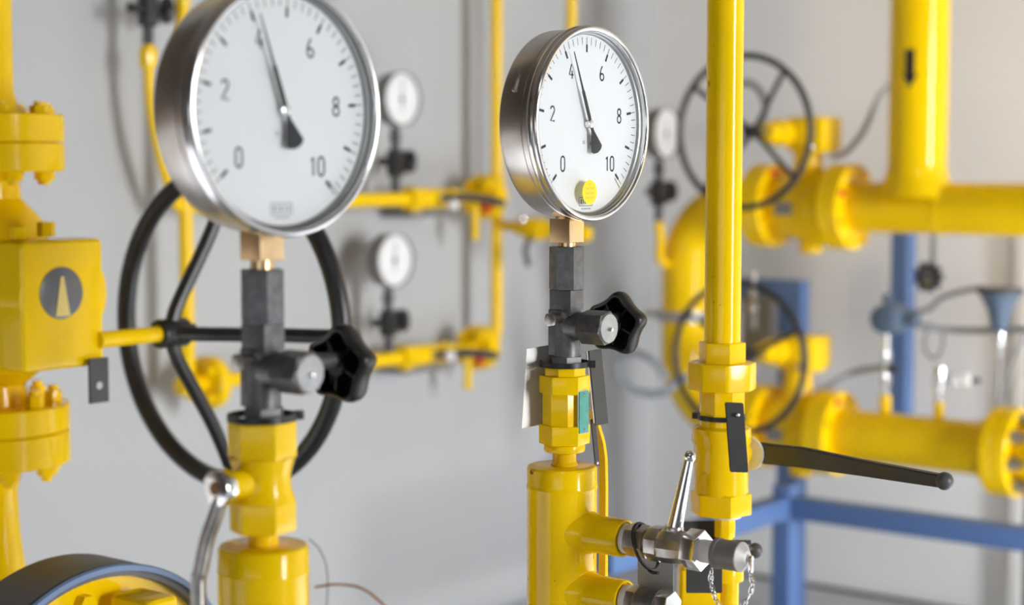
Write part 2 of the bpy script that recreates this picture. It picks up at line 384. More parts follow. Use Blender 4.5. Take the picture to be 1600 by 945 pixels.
# ------------------------------------------------------------------ the large pressure gauge
def make_gauge(C, label, value=4.18, sticker=True, R=0.0825, roll=0.0):
    """C: point on the stem axis at the height of the dial centre; the dial looks along +X"""
    t = thing('pressure_gauge', label, 'gauge', C + Vector((0, 0, -0.104)))
    k = R / 0.0825
    xb, xf, xd = -0.0135 * k, 0.0300 * k, 0.0205 * k
    obj('case', MB().lathe([(0, xb), (.070 * k, xb), (.0765 * k, xb + .0008), (.0790 * k, xb + .0030), (.0796 * k, xb + .006), (.0796 * k, .0120 * k), (.0790 * k, .0124 * k), (.0790 * k, .0132 * k), (.0797 * k, .0136 * k), (.0797 * k, .0195 * k), (.070 * k, .0195 * k)], C, 'x', 96), 'steel', t)
    obj('vent_plug', MB().box(C + Vector((.002, -.0715, .0345)) , (.0022, .0035, .021), .0008, Matrix.Rotation(math.radians(-26), 3, 'X')), 'nickel', t, label='narrow raised plug on the side of the case')
    bz = obj('bezel', MB().ring_lathe([(.0795 * k, .0190 * k), (.0815 * k, .0192 * k), (.0825 * k, .0205 * k), (.0826 * k, .0225 * k), (.0818 * k, .0245 * k), (.0815 * k, .0252 * k), (.0820 * k, .0262 * k), (.0820 * k, .0280 * k), (.0812 * k, .0294 * k), (.0800 * k, .0300 * k), (.0785 * k, .0297 * k), (.0778 * k, .0289 * k), (.0775 * k, .0280 * k), (.0775 * k, .0190 * k)], C, 'x', 128), 'bezel', t, sharp=40)
    obj('inner_ring', MB().ring_lathe([(.0774 * k, .0270 * k), (.0762 * k, .0262 * k), (.0760 * k, .0240 * k), (.0748 * k, .0234 * k), (.0746 * k, .0206 * k), (.0774 * k, .0206 * k)], C, 'x', 128), 'bore', bz, label='darker grey inner ring')
    place = lambda u, v, h: C + Vector((xd + h, u, v))
    dial = obj('dial', MB().lathe([(0, xd - .001), (.0747 * k, xd - .001), (.0747 * k, xd), (0, xd)], C, 'x', 96), 'white', t)
    sc_ = MB(); h = 0.00012
    for i in range(51):
        a = math.radians(225 + roll - 270 * i / 50); major = i % 5 == 0
        c, s_ = math.cos(a), math.sin(a)
        ribbon(sc_, [(c * .0665 * k, s_ * .0665 * k), (c * .0725 * k, s_ * .0725 * k)], .00062 * k, place, h)
        if major:
            ribbon(sc_, [(c * .0600 * k, s_ * .0600 * k), (c * .0665 * k, s_ * .0665 * k)], .0022 * k, place, h)
    a = math.radians(-48); ribbon(sc_, [(math.cos(a) * .062 * k, math.sin(a) * .062 * k), (math.cos(a) * .0735 * k, math.sin(a) * .0735 * k)], .0007 * k, place, h)
    obj('scale', sc_, 'ink', dial)
    for v_ in (0, 2, 4, 6, 8, 10):
        a = math.radians(225 + roll - 27 * v_); rr = {0: .0475, 10: .0475}.get(v_, .0485) * k
        nm = MB(); digits(nm, str(v_), math.cos(a) * rr, math.sin(a) * rr, .0125 * k, place, h, .0015 * k)
        obj('numeral', nm, 'ink', dial)
    lg = MB()                                     # boxed maker's mark and the line of fine print under it
    cu, cv, w2, h2 = -.001, -.0655, .0095, .0036
    for q in ([(-w2, -h2), (w2, -h2)], [(-w2, h2), (w2, h2)], [(-w2, -h2), (-w2, h2)], [(w2, -h2), (w2, h2)]):
        ribbon(lg, [(cu + x, cv + y) for x, y in q], .0006, place, h)
    for x0, x1 in ((-.0078, -.0048), (-.0036, -.0030), (-.0018, .0008), (.0022, .0042), (.0056, .0078)):
        ribbon(lg, [(cu + (x0 + x1) / 2, cv - .0019), (cu + (x0 + x1) / 2, cv + .0019)], max(.0007, (x1 - x0) * .55), place, h)
    for x0 in (-.006, -.0032, -.0004, .0024, .0050):
        ribbon(lg, [(cu + x0, cv - .0060), (cu + x0 + .0018, cv - .0060)], .0010, place, h)
    for u_, v_ in ((-.004, -.0155), (.006, -.0165)):
        ribbon(lg, arc2(u_, v_, .0011, .0011, 0, 360, 12), .0006, place, h)
    obj('printed_mark', lg, 'ink_blue', dial)
    # pointer with its broad tail
    a = math.radians(225 + roll - 27 * value); d = Vector((math.cos(a), math.sin(a))); n2 = Vector((-d.y, d.x))
    pp = lambda r, o: (d.x * r + n2.x * o, d.y * r + n2.y * o)
    pts = [pp(.0640 * k, .0003), pp(.030 * k, .0010 * k), pp(.029 * k, .0017 * k), pp(0, .0020 * k)]
    tail = [pp(-.006 * k, .0016 * k), pp(-.0225 * k, .0078 * k), pp(-.0250 * k, .0052 * k), pp(-.0262 * k, 0), pp(-.0250 * k, -.0052 * k), pp(-.0225 * k, -.0078 * k), pp(-.006 * k, -.0016 * k)]
    pts2 = [pp(0, -.0020 * k), pp(.029 * k, -.0017 * k), pp(.030 * k, -.0010 * k), pp(.0640 * k, -.0003)]
    pt = obj('pointer', MB().poly([(u, v) for u, v in pts + tail + pts2], C, 'x', .0248 * k, .0254 * k), 'pointer', t)
    obj('hub', MB().cyl(C, 'x', .0036 * k, .0206 * k, .0262 * k, 24, .0008), 'bezel', pt)
    gls = obj('glass', MB().lathe([(0, .0272 * k), (.0771 * k, .0272 * k), (.0771 * k, .0280 * k), (0, .0280 * k)], C, 'x', 96), 'glass', t)
    if sticker:
        S = C + Vector((.0282 * k, -.006, -.0575))
        st = obj('sticker', MB().cyl(S, 'x', .0104, 0, .0002, 40), 'sticker', gls, label='round yellow sticker on the glass')
        ar = MB(); pl2 = lambda u, v, h_: S + Vector((.0003, u, v))
        for v_ in (.0042, .0002, -.0038):
            for s_ in (-1, 1):
                ribbon(ar, arc2(s_ * .0032, v_ + .0012, .0026, .0026, 200, 340, 8), .0009, pl2, 0)
        ribbon(ar, arc2(0, .0078, .0016, .0012, 180, 360, 6), .0009, pl2, 0)
        obj('print', ar, 'sticker_line', gls)
    s_ = MB().box(C + Vector((0, 0, -.0905)), (.0212, .0212, .0205), .0007)
    sk = obj('square_socket', s_, 'brass', t)
    obj('collar', MB().lathe([(0, -.0806), (.0105, -.0806), (.0085, -.0775), (0, -.0775)], C, 'z', 28).cyl(C, 'z', .0080, -.1085, -.1005, 24), 'brass', sk)
    return t

# ------------------------------------------------------------------ gauge shut-off valve in dark steel
def make_gauge_valve(C, label, tie=True):
    """C as for the gauge; the valve hangs under it"""
    t = thing('gauge_valve', label, 'valve', C + Vector((0, 0, -.2075)))
    b = MB().box(C + Vector((0, 0, -.152)), (.0230, .0195, .022), .0012)
    b.lathe([(.0, -.141), (.0085, -.141), (.0085, -.1435), (0, -.1435)], C, 'z', 24)
    b.cyl(C, 'z', .0118, -.2000, -.160, 32)
    b.box(C + Vector((-.004, -.001, -.178)), (.016, .020, .040), .0015)
    obj('body', b, 'gunmetal', t)
    cn = MB().ngon(C, 'z', .0306 / 2, -.1410, -.1042, 6, 30, .0010)
    obj('coupling_nut', cn, 'gunmetal', t)
    obj('base_nut', MB().ngon(C, 'z', .0145, -.2073, -.1985, 6, 8, .0008), 'dull_steel', t, label='bare grey base nut')
    A = C + Vector((0, 0, -.1722))
    obj('bonnet_neck', MB().cyl(A, 'x', .0122, .004, .0185, 28), 'gunmetal', t)
    bo = MB().lathe([(0, .019), (.0132, .019), (.0145, .0205), (.0145, .0425), (.0132, .0455), (0, .0455)], A, 'x', 6)
    bn = obj('bonnet', MB().ngon(A, 'x', .0152, .019, .0435, 6, 12, .0010), 'gunmetal', t)
    bo.bm.free()
    obj('bonnet_face', MB().lathe([(0, .0430), (.0131, .0430), (.0131, .0438), (.0122, .0452), (0, .0452)], A, 'x', 40), 'gunlight', bn, label='bright turned end face')
    obj('pin', MB().cyl(A + Vector((0, .001, -.001)), 'x', .0018, .045, .0475, 12, .0005), 'bezel', bn)
    # vent screw on the side that faces the viewer
    vb = obj('vent_screw', MB().cyl(C + Vector((0, 0, -.1655)), '-y', .0045, .008, .019, 16).ngon(C + Vector((0, 0, -.1655)), '-y', .0062, .019, .0245, 6, 10, .0006), 'nickel', t, label='small bright vent screw')
    # star knob, hollow side with webs towards the body
    K = A + Vector((0, .069, -.004))
    obj('spindle', MB().cyl(A, 'y', .0062, .008, .086, 20).cyl(A, 'y', .0095, .010, .030, 24), 'gunmetal', t)
    N = 90; out = []; inn = []
    rad = lambda th: .0253 + .0029 * math.cos(5 * th) + .0004 * math.cos(10 * th)
    kb = MB()
    prof = [(.93, .0), (1.0, .0012), (1.03, .006), (1.0, .0125), (.90, .0175), (.70, .020), (0, .0212)]
    inner = [(.86, .0006), (.84, .004), (.80, .0135), (.62, .0155), (0, .016)]
    def shell(pr, flip):
        rings = []
        for f_, h_ in pr:
            if f_ == 0: rings.append([kb.V(K + Vector((0, h_, 0)))]); continue
            rings.append([kb.V(K + Vector((math.cos(2 * PI * i / N + .2) * rad(2 * PI * i / N) * f_, h_, math.sin(2 * PI * i / N + .2) * rad(2 * PI * i / N) * f_))) for i in range(N)])
        for A_, B_ in zip(rings, rings[1:]):
            for i in range(N):
                j = (i + 1) % N
                kb.Fc([A_[i], A_[j], B_[0]] if len(B_) == 1 else [A_[i], A_[j], B_[j], B_[i]])
        return rings[0]
    r0 = shell(prof, 0); r1 = shell(inner, 1)
    for i in range(N): kb.Fc([r0[i], r1[i], r1[(i + 1) % N], r0[(i + 1) % N]])
    kn = obj('knob', kb, 'black', t, sharp=50)
    hb = MB().cyl(K, 'y', .0082, .001, .0165, 24)
    obj('hub', hb, 'black', kn)
    for i in range(5):
        th = 2 * PI * i / 5 + .2 + PI / 5
        d = Vector((math.cos(th), 0, math.sin(th)))
        rot = Matrix.Rotation(-th, 3, 'Y')
        obj('web', MB().box(K + d * .0138 + Vector((0, .0092, 0)), (.0150, .0125, .0020), .0004, rot), 'black', kn)
    return t

C0 = at(886, 194, 1.5)                      # the sharp gauge in the middle
ZG = C0.z
C1 = at(407, 178, 1.185); C1.z = ZG         # the nearer, blurred gauge on the left
gauge = make_gauge(C0, 'sharp stainless pressure gauge with round yellow sticker, above the teal-labelled yellow fitting')
gvalve = make_gauge_valve(C0, 'dark steel gauge valve with black star knob above the teal-labelled yellow fitting')
gauge1 = make_gauge(C1 + Vector((0, 0, .0025)), 'large blurred stainless pressure gauge nearest the viewer, in front of black handwheel', 4.1, sticker=False, R=.0848, roll=-5)
gauge1.rotation_euler = (0, 0, math.radians(-2.5))
gvalve1 = dup(gvalve, C1 + Vector((0, 0, -.2075)), 'blurred dark gauge valve with black star knob under the nearest large gauge')

# ------------------------------------------------------------------ yellow fitting, cable tie, tags of the middle gauge
def at_z(C, px, py):     # point on the vertical through C seen at row py
    return C
t = thing('union_fitting', 'yellow hexagonal pipe fitting with teal label plate under the sharp gauge valve', 'fitting', C0 + Vector((0, 0, -.2935)))
CF = C0 + Vector((-.0012, -.0010, 0))
b = MB()
b.lathe([(0, -.2280), (.0180, -.2280), (.0192, -.2310), (.0192, -.2580), (.0180, -.2610), (0, -.2610)], CF, 'z', 8)
obj('body', b, 'yellow', t)
obj('top_collar', MB().ngon(CF, 'z', .0186, -.2150, -.2078, 8, 20, .0008), 'yellow', t)
obj('upper_hexagon', MB().ngon(CF, 'z', .0222, -.2305, -.2150, 6, 38, .0014), 'yellow', t)
obj('lower_hexagon', MB().ngon(CF, 'z', .0224, -.2745, -.2575, 6, 38, .0014), 'yellow', t)
obj('bottom_collar', MB().cyl(CF, 'z', .0180, -.2815, -.2745, 32, .0016), 'yellow', t)
obj('neck', MB().cyl(CF, 'z', .0104, -.2934, -.2810, 24).lathe([(.0104, -.2905), (.0118, -.2925), (.0118, -.2934)], CF, 'z', 24), 'yellow', t)
L0 = CF + Vector((.0208, -.0005, -.2455))
lp = obj('label_plate', MB().box(L0, (.0012, .0135, .036), .0004), 'green', t, label='teal label plate with two rivets')
obj('plate_edge', MB().box(L0 + Vector((-.0009, 0, 0)), (.0010, .0150, .0375), .0003), 'alu', lp)
for s_ in (-1, 1): obj('rivet', MB().ball(L0 + Vector((.0006, 0, s_ * .0152)), .0013, 10), 'bezel', lp)

def cable_tie(C, label, z, r, loc_dir):
    o = C + Vector((0, 0, z))
    tt = MB().ring_lathe([(r - .0008, -.0023), (r + .0006, -.0023), (r + .0006, .0023), (r - .0008, .0023)], o, 'z', 48)
    ti = thing('cable_tie', label, 'cable tie', o + Vector((0, 0, -.0023)))
    obj('strap', tt, 'black', ti)
    d = Vector(loc_dir).normalized(); p = o + d * (r + .003)
    obj('lock_head', MB().box(p, (.006, .006, .006), .0006, Matrix.Rotation(math.atan2(d.y, d.x), 3, 'Z')), 'black', ti)
    return ti
tie = cable_tie(CF, 'black cable tie round the neck above the teal-labelled yellow fitting', -.2052, .0212, (.9, .5, 0))

def sheet(name, label, cat, corners, th, m, hole=None, group=None):
    """a thin metal plate from four corners"""
    P = [Vector(p) for p in corners]; P[3] = P[0] + P[2] - P[1]; n = (P[1] - P[0]).cross(P[3] - P[0]).normalized() * th
    mb = MB(); A = [mb.V(p) for p in P]; B = [mb.V(p - n) for p in P]
    fs = [mb.Fc(A), mb.Fc(list(reversed(B)))] + [mb.Fc([A[i], B[i], B[(i + 1) % 4], A[(i + 1) % 4]]) for i in range(4)]
    bmesh.ops.recalc_face_normals(mb.bm, faces=mb.bm.faces)
    bmesh.ops.bevel(mb.bm, geom=list(mb.bm.edges), offset=th * .3, segments=2, affect='EDGES')
    c = sum(P, Vector()) / 4; c.z = min(p.z for p in P)
    tg = thing(name, label, cat, c, group)
    obj('plate', mb, m, tg)
    if hole: obj('rivet', MB().ball(Vector(hole), .0022, 12), 'bezel', tg)
    return tg
sheet('hanging_tag', 'pale aluminium tag hanging on the left of the teal-labelled yellow fitting', 'tag',
      [at(822, 545, 1.515), at(870, 537, 1.530), at(862, 660, 1.530), at(814, 669, 1.510)], .0008, 'alu')
sheet('hanging_tag', 'dark tag with white edge hanging on the right of the teal-labelled yellow fitting', 'tag',
      [at(918, 548, 1.535), at(938, 545, 1.552), at(949, 661, 1.552), at(933, 661, 1.535)], .0014, 'tag_dark')
obj('edge', MB().rod(at(916.5, 549, 1.5345), at(928, 661, 1.5345), .0007), 'alu', COL.objects[sorted(o.name for o in COL.objects if o.name.startswith('hanging_tag'))[-1]], label='bright cut edge')
sheet('hanging_tag', 'narrow dark tag with rivet beside the bent yellow strap', 'tag',
      [at(922, 655, 1.545), at(929, 655, 1.552), at(936, 728, 1.552), at(929, 728, 1.545)], .0012, 'tag_dark', at(932, 723, 1.548))

# ------------------------------------------------------------------ manifold drum with two test branches (middle)
ZD = C0.z - .2935
CD = C0 + Vector((-.0030, -.0020, 0))
t = thing('manifold_drum', 'glossy yellow vertical manifold drum with two side branches under the sharp gauge', 'pipe', (CD.x, CD.y, 0))
D0 = Vector((CD.x, CD.y, ZD))
obj('drum', MB().lathe([(0, 0), (.0280, 0), (.0296, -.0006), (.0304, -.0022), (.0304, -.0160), (.0307, -.0172), (.0311, -.0185), (.0307, -.0198), (.0304, -.0210), (.0304, -ZD), (0, -ZD)], D0, 'z', 64), 'yellow_chip', t, sharp=25)
BR = []
for k, dz in enumerate((-.0555, -.1075)):
    o = D0 + Vector((0, 0, dz))
    br = obj('branch', MB().lathe([(.0235, .0190), (.0218, .0235), (.0200, .0270), (.0180, .0310), (.0166, .0360), (.0161, .0420), (.0161, .0655), (.0155, .0668), (.0140, .0670), (.0138, .0640), (0, .0640)], o, 'x', 40), 'yellow', t)
    BR.append(o)

def test_valve(o, label):
    """small chromed ball valve screwed into a branch; o on the drum axis, runs along +X"""
    t = thing('test_valve', label, 'valve', o + Vector((.10, 0, -.016)))
    obj('thread_tape', MB().cyl(o, 'x', .0128, .0672, .0720, 32, .0006), 'ptfe', t)
    obj('nipple', MB().ngon(o, 'x', .0142, .0720, .0905, 6, 14, .0007).cyl(o, 'x', .0105, .0905, .0945, 28), 'nickel', t)
    b = MB()
    b.ngon(o, 'x', .0152, .0940, .1055, 8, 22.5, .0007)
    b.lathe([(.0142, .1050), (.0152, .1085), (.0150, .1180), (.0128, .1290), (.0118, .1320)], o, 'x', 12)
    obj('body', b, 'nickel', t, sharp=22)
    obj('hex_nut', MB().ngon(o, 'x', .0172, .1300, .1440, 6, 20, .0009), 'bezel', t, label='bright hexagon nut')
    obj('nozzle', MB().cyl(o, 'x', .0096, .1440, .1565, 28), 'ptfe', t)
    # tapered lever standing up on a stem
    s0 = o + Vector((.1150, .001, .0120)); s1 = s0 + Vector((.0100, .006, .060))
    obj('lever_seat', MB().cyl(o + Vector((.1150, .001, 0)), 'z', .0080, .010, .0168, 24, .0008), 'nickel', t)
    lv = obj('lever', MB().rod(s0, s1, .0068, .0040, 28), 'chrome', t, label='tapered chrome lever')
    obj('ball_tip', MB().ball(s1 + (s1 - s0).normalized() * .003, .0053, 20), 'chrome', lv)
    return t
tv = test_valve(BR[0], 'chromed test valve with upright tapered lever on the upper branch of the yellow drum')
# cap of the upper valve with its chain
o = BR[0]
t = thing('screw_cap', 'dark grey screw cap on the end of the chromed test valve, held by a chain', 'cap', o + Vector((.165, 0, -.014)))
obj('sleeve', MB().lathe([(.0092, .1560), (.0118, .1560), (.0127, .1566), (.0127, .1600), (.0121, .1606), (.0121, .1800), (.0, .1800)], o, 'x', 40), 'greybox', t)
obj('end_cone', MB().lathe([(.0124, .1796), (.0122, .1806), (.0058, .1858), (.0040, .1864), (0, .1866)], o, 'x', 36), 'alu', t, label='bright conical end', sharp=15)
obj('swivel_pin', MB().cyl(o, 'x', .0026, .1860, .1905, 16, .0006).box(o + Vector((.1895, -.001, -.005)), (.003, .004, .012), .0008), 'bezel', t)
# the chain: each link a small ring
pA = o + Vector((.1545, -.004, -.0135)); pB = o + Vector((.1900, -.002, -.010))
ctrl = [pA, pA + Vector((.000, .0, -.012)), pA + Vector((.007, -.001, -.026)), (pA + pB) / 2 + Vector((0, 0, -.0345)), pB + Vector((-.004, .001, -.024)), pB + Vector((.001, .001, -.012)), pB]
path = spline(ctrl, 12)
seg = [0]
for a_, b_ in zip(path, path[1:]): seg.append(seg[-1] + (b_ - a_).length)
ch = thing('hanging_chain', 'fine bright chain looping below the grey screw cap', 'chain', (pA + pB) / 2 + Vector((0, 0, -.036)))
nl = 19
for i in range(nl):
    s_ = seg[-1] * (i + .5) / nl
    j = max(k for k in range(len(seg)) if seg[k] <= s_); j = min(j, len(path) - 2)
    c = path[j].lerp(path[j + 1], (s_ - seg[j]) / max(1e-9, seg[j + 1] - seg[j])); tg = (path[j + 1] - path[j]).normalized()
    side = basis(tg)[0]; up = tg.cross(side)
    w_ = side if i % 2 else up
    L = seg[-1] / nl * .86
    ring = [c + tg * (math.cos(2 * PI * q / 14) * L) + w_ * (math.sin(2 * PI * q / 14) * .0021) for q in range(14)]
    obj('link', MB().tube(ring, .00052, 7, 0, True), 'chrome', ch)
# the lower branch: its valve is cut by the picture edge
t = thing('test_valve', 'dark nickel test valve on the lower branch of the yellow drum', 'valve', BR[1] + Vector((.10, 0, -.016)))
o = BR[1]
obj('thread_tape', MB().cyl(o, 'x', .0128, .0672, .0740, 32, .0006), 'ptfe', t)
obj('nipple', MB().ngon(o, 'x', .0142, .0740, .0830, 6, 14, .0007), 'nickel', t)
obj('body', MB().cyl(o, 'x', .0135, .0830, .1030, 32, .001), 'gunmetal', t)
obj('end_nut', MB().ngon(o, 'x', .0140, .1030, .1150, 6, 14, .0009), 'bezel', t, label='bright end nut')

# cable tie and tag at the upper branch
o = BR[0] + Vector((.0815, 0, 0))
ti = thing('cable_tie', 'black cable tie slung round the nipple of the chromed test valve', 'cable tie', o + Vector((0, 0, -.02)))
pts = []
for i in range(24):
    a = 2 * PI * i / 24
    pts.append(o + Vector((.006 - .008 * math.sin(a) , math.cos(a) * .0155, math.sin(a) * .0185 - .0040)))
obj('strap', MB().tube(pts, .0013, 8, 3, True), 'black', ti)
obj('tail', MB().tube([o + Vector((.012, -.004, -.0225)), o + Vector((.017, -.006, -.0235)), o + Vector((.024, -.008, -.0225))], .0014, 8, 4), 'black', ti)
sheet('hanging_tag', 'grey metal tag with bright edge hanging below the chromed test valve', 'tag',
      [at(997, 862, 1.50), at(1053, 868, 1.485), at(1053, 990, 1.485), at(997, 990, 1.50)], .0012, 'tag_grey')
# bent strap behind the drum
bp_ = [at(921, 640, 1.575), at(929, 664, 1.575), at(937, 692, 1.575), at(940, 715, 1.575), at(941, 760, 1.575), Vector((at(941, 760, 1.575).x, at(941, 760, 1.575).y, 0.0))]
b = MB()
prof = []
for i, p in enumerate(bp_):
    prof.append(p)
w_ = Vector((.0075, .0, 0)); th = Vector((0, .004, 0))
rings = [[b.V(p - w_ / 2), b.V(p + w_ / 2), b.V(p + w_ / 2 + th), b.V(p - w_ / 2 + th)] for p in prof]
for A_, B_ in zip(rings, rings[1:]):
    for k in range(4): b.Fc([A_[k], A_[(k + 1) % 4], B_[(k + 1) % 4], B_[k]])
b.Fc(rings[0]); b.Fc(rings[-1])
obj('bent_strap', b, 'yellow', None, bp_[-1], 'narrow bent yellow strap standing behind the glossy yellow manifold drum', cat='bracket')

# ------------------------------------------------------------------ front (blurred) fitting, drum and ball valve
t = thing('ball_valve', 'blurred yellow ball valve with steel lever under the nearest large gauge', 'valve', C1 + Vector((0, 0, -.2935)))
C1f = C1 + Vector((-.001, -.001, 0))
obj('upper_hexagon', MB().ngon(C1f, 'z', .0240, -.2330, -.2080, 6, 38, .0016), 'yellow', t)
obj('body', MB().lathe([(.0225, -.2325), (.0205, -.2400), (.0195, -.2440), (.0195, -.2520), (.0205, -.2570), (.0225, -.2630)], C1f, 'z', 40), 'yellow', t)
obj('lower_hexagon', MB().ngon(C1f, 'z', .0232, -.2840, -.2620, 6, 38, .0016), 'yellow', t)
obj('neck', MB().cyl(C1f, 'z', .0104, -.2934, -.2840, 24), 'yellow', t)
S = C1f + Vector((0, 0, -.2485))
obj('stem', MB().cyl(S, '-y', .0098, .012, .034, 24, .001), 'yellow', t)
nt_ = obj('stem_nut', MB().cyl(S, '-y', .0125, .033, .0435, 30, .0012), 'bezel', t, label='bright round stem nut')
obj('rust_spot', MB().cyl(S, '-y', .0045, .0430, .0446, 20, .0006), 'rust', nt_)
lev = [S + Vector((.001, -.0385, -.006)), S + Vector((-.003, -.041, -.020)), S + Vector((-.008, -.044, -.036)), S + Vector((-.011, -.047, -.056)), S + Vector((-.0125, -.048, -.066)), S + Vector((-.012, -.048, -.110)), S + Vector((-.012, -.048, -.150))]
obj('lever', MB().tube(lev, .0052, 14, 5), 'nickel', t, label='dull steel lever hanging down')
tie1 = cable_tie(C1f, 'blurred black cable tie under the gauge valve nearest the viewer', -.2052, .0232, (.5, .9, 0))
D1 = Vector((C1f.x, C1f.y, ZD))
obj('manifold_drum', MB().lathe([(0, 0), (.0285, 0), (.0300, -.0006), (.0310, -.0022), (.0312, -.0160), (.0318, -.0180), (.0312, -.0200), (.0312, -ZD), (0, -ZD)], D1, 'z', 64), 'yellow', None, (D1.x, D1.y, 0), 'blurred yellow vertical manifold drum under the nearest ball valve', cat='pipe')
obj('wire', MB().tube([D1 + Vector((.024, .020, .004)), D1 + Vector((.030, .026, -.006)), D1 + Vector((.032, .030, -.025)), D1 + Vector((.030, .028, -.070))], .0007, 8, 6), 'cable', None, D1 + Vector((.03, .028, -.07)), 'thin grey wire beside the blurred yellow drum', cat='wire')
obj('wire', MB().tube([D1 + Vector((.027, .022, -.030)), D1 + Vector((.040, .034, -.0285)), D1 + Vector((.056, .046, -.034)), D1 + Vector((.080, .060, -.060))], .0009, 8, 6), 'rust', None, D1 + Vector((.06, .05, -.06)), 'thin brown wire bending away from the blurred yellow drum', cat='wire')

# ------------------------------------------------------------------ yellow riser with union, tags and long lever (right of the sharp gauge)
E = at(1129, 500, 1.66)
def ez(py):           # height on the riser's axis seen at row py
    r = ray(1129, py); k = (E - CAM).dot(FWDH) / r.dot(FWDH)
    return CAM.z + r.z * k
t = thing('union_riser', 'slim glossy yellow vertical pipe with union nut, ball valve body and dark lever', 'pipe', (E.x, E.y, ez(805)))
EO = Vector((E.x, E.y, 0))
obj('pipe', MB().cyl(EO, 'z', .0172, ez(540), ZC - .004, 40), 'yellow_chip', t)
obj('upper_collar', MB().ngon(EO, 'z', .0226, ez(567), ez(534), 6, 20, .0012), 'yellow', t)
obj('union_nut', MB().ngon(EO, 'z', .0330, ez(608), ez(565), 8, -5.3, .0026), 'yellow', t)
obj('lower_collar', MB().ngon(EO, 'z', .0224, ez(648), ez(606), 8, 14, .0010), 'yellow', t)
obj('valve_body', MB().lathe([(.0205, ez(646)), (.0212, ez(664)), (.0280, ez(668)), (.0284, ez(690)), (.0262, ez(696)), (.0258, ez(740)), (.0262, ez(772))], EO, 'z', 12), 'yellow_chip', t)
obj('lower_hexagon', MB().ngon(EO, 'z', .0300, ez(802), ez(768), 6, 20, .0022), 'yellow', t)
S = EO + Vector((0, 0, ez(716)))
obj('stem', MB().cyl(S, 'y', .0115, .018, .040, 24, .001), 'yellow', t)
obj('stem_disc', MB().cyl(S + Vector((.006, 0, 0)), 'y', .0165, .0395, .0425, 32, .0008), 'ptfe', t, label='pale stem washer')
lp_ = [S + Vector((-.010, .046, .001)), S + Vector((.030, .046, .001)), S + Vector((.062, .046, .0015)), S + Vector((.125, .043, -.001)), S + Vector((.205, .038, -.0035))]
b = MB()
hs = (.0105, .0098, .0098, .0075, .0058); ts = (.004, .004, .004, .0045, .0050)
rings = []
for p, h_, w_ in zip(lp_, hs, ts):
    rings.append([b.V(p + Vector((0, -w_, -h_))), b.V(p + Vector((0, w_, -h_))), b.V(p + Vector((0, w_, h_))), b.V(p + Vector((0, -w_, h_)))])
for A_, B_ in zip(rings, rings[1:]):
    for k in range(4): b.Fc([A_[k], A_[(k + 1) % 4], B_[(k + 1) % 4], B_[k]])
b.Fc(list(reversed(rings[0]))); b.Fc(rings[-1])
bmesh.ops.bevel(b.bm, geom=[e for e in b.bm.edges], offset=.0012, segments=2, affect='EDGES')
lv = obj('lever', b, 'tag_dark', t, label='long dark grey lever')
obj('ball_tip', MB().ball(lp_[-1] + Vector((.004, 0, 0)), .0082, 24), 'darkgrey', lv)
cable_tie(EO, 'black cable tie round the yellow valve body below the union nut', ez(651), .0222, (-.95, -.3, 0))
sheet('hanging_tag', 'dark grey tag with bright rivet hanging below the yellow union nut', 'tag',
      [at(1132, 628, 1.622), at(1161, 629, 1.622), at(1169, 738, 1.622), at(1144, 740, 1.618)], .0030, 'tag_dark', at(1153, 648, 1.617))
# the lower pipe under the riser with its dark plates and small ball-ended lever
dp = t = thing('drain_pipe', 'yellow pipe with narrow neck below the lever valve of the slim riser', 'pipe', (E.x, E.y, 0))
EN = EO + RIGHT * .004
obj('sealing_ring', MB().cyl(EN, 'z', .0155, ez(808), ez(802.3), 32, .0008), 'ptfe', t)
obj('neck', MB().ngon(EN, 'z', .0105, ez(838), ez(808), 8, 10, .0010).cyl(EN, 'z', .0080, ez(862), ez(838), 24), 'yellow', t)
cl = obj('clamp', MB().cyl(EN, 'z', .0095, ez(851), ez(843), 24, .0006).box(EN + RIGHT * .016 + Vector((0, 0, ez(847))), (.018, .004, .004), .0005, Matrix.Rotation(YAW, 3, 'Z')), 'tag_dark', t)
obj('elbow_cap', MB().lathe([(.0085, ez(858)), (.014, ez(866)), (.0175, ez(880)), (.0185, ez(896)), (.0185, ez(905))], EN, 'z', 32), 'yellow', t)
obj('pipe', MB().cyl(EN + RIGHT * .004, 'z', .0100, 0, ez(895), 32), 'yellow', t)
obj('bracket', MB().box(EN + RIGHT * -.024 + FWDH * .004 + Vector((0, 0, ez(925))), (.040, .030, .052), .007, Matrix.Rotation(YAW, 3, 'Z')), 'yellow', t)
sheet('hanging_tag', 'black plate behind the chrome lever of the test valve', 'tag', [at(1064, 814, 1.685), at(1126, 813, 1.685), at(1128, 862, 1.685), at(1066, 862, 1.685)], .002, 'tag_dark')
sheet('hanging_tag', 'black plate on the yellow bracket below the chromed test valve', 'tag', [at(1072, 868, 1.61), at(1128, 868, 1.61), at(1128, 926, 1.61), at(1072, 928, 1.61)], .002, 'tag_dark')
b0 = at(1140, 848, 1.67); b1 = at(1180, 860, 1.70)
bl = obj('ball_lever', MB().rod(b0, b1, .0028), 'tag_dark', dp, label='small dark ball-ended lever'); obj('ball', MB().ball(b1, .0075), 'darkgrey', bl)

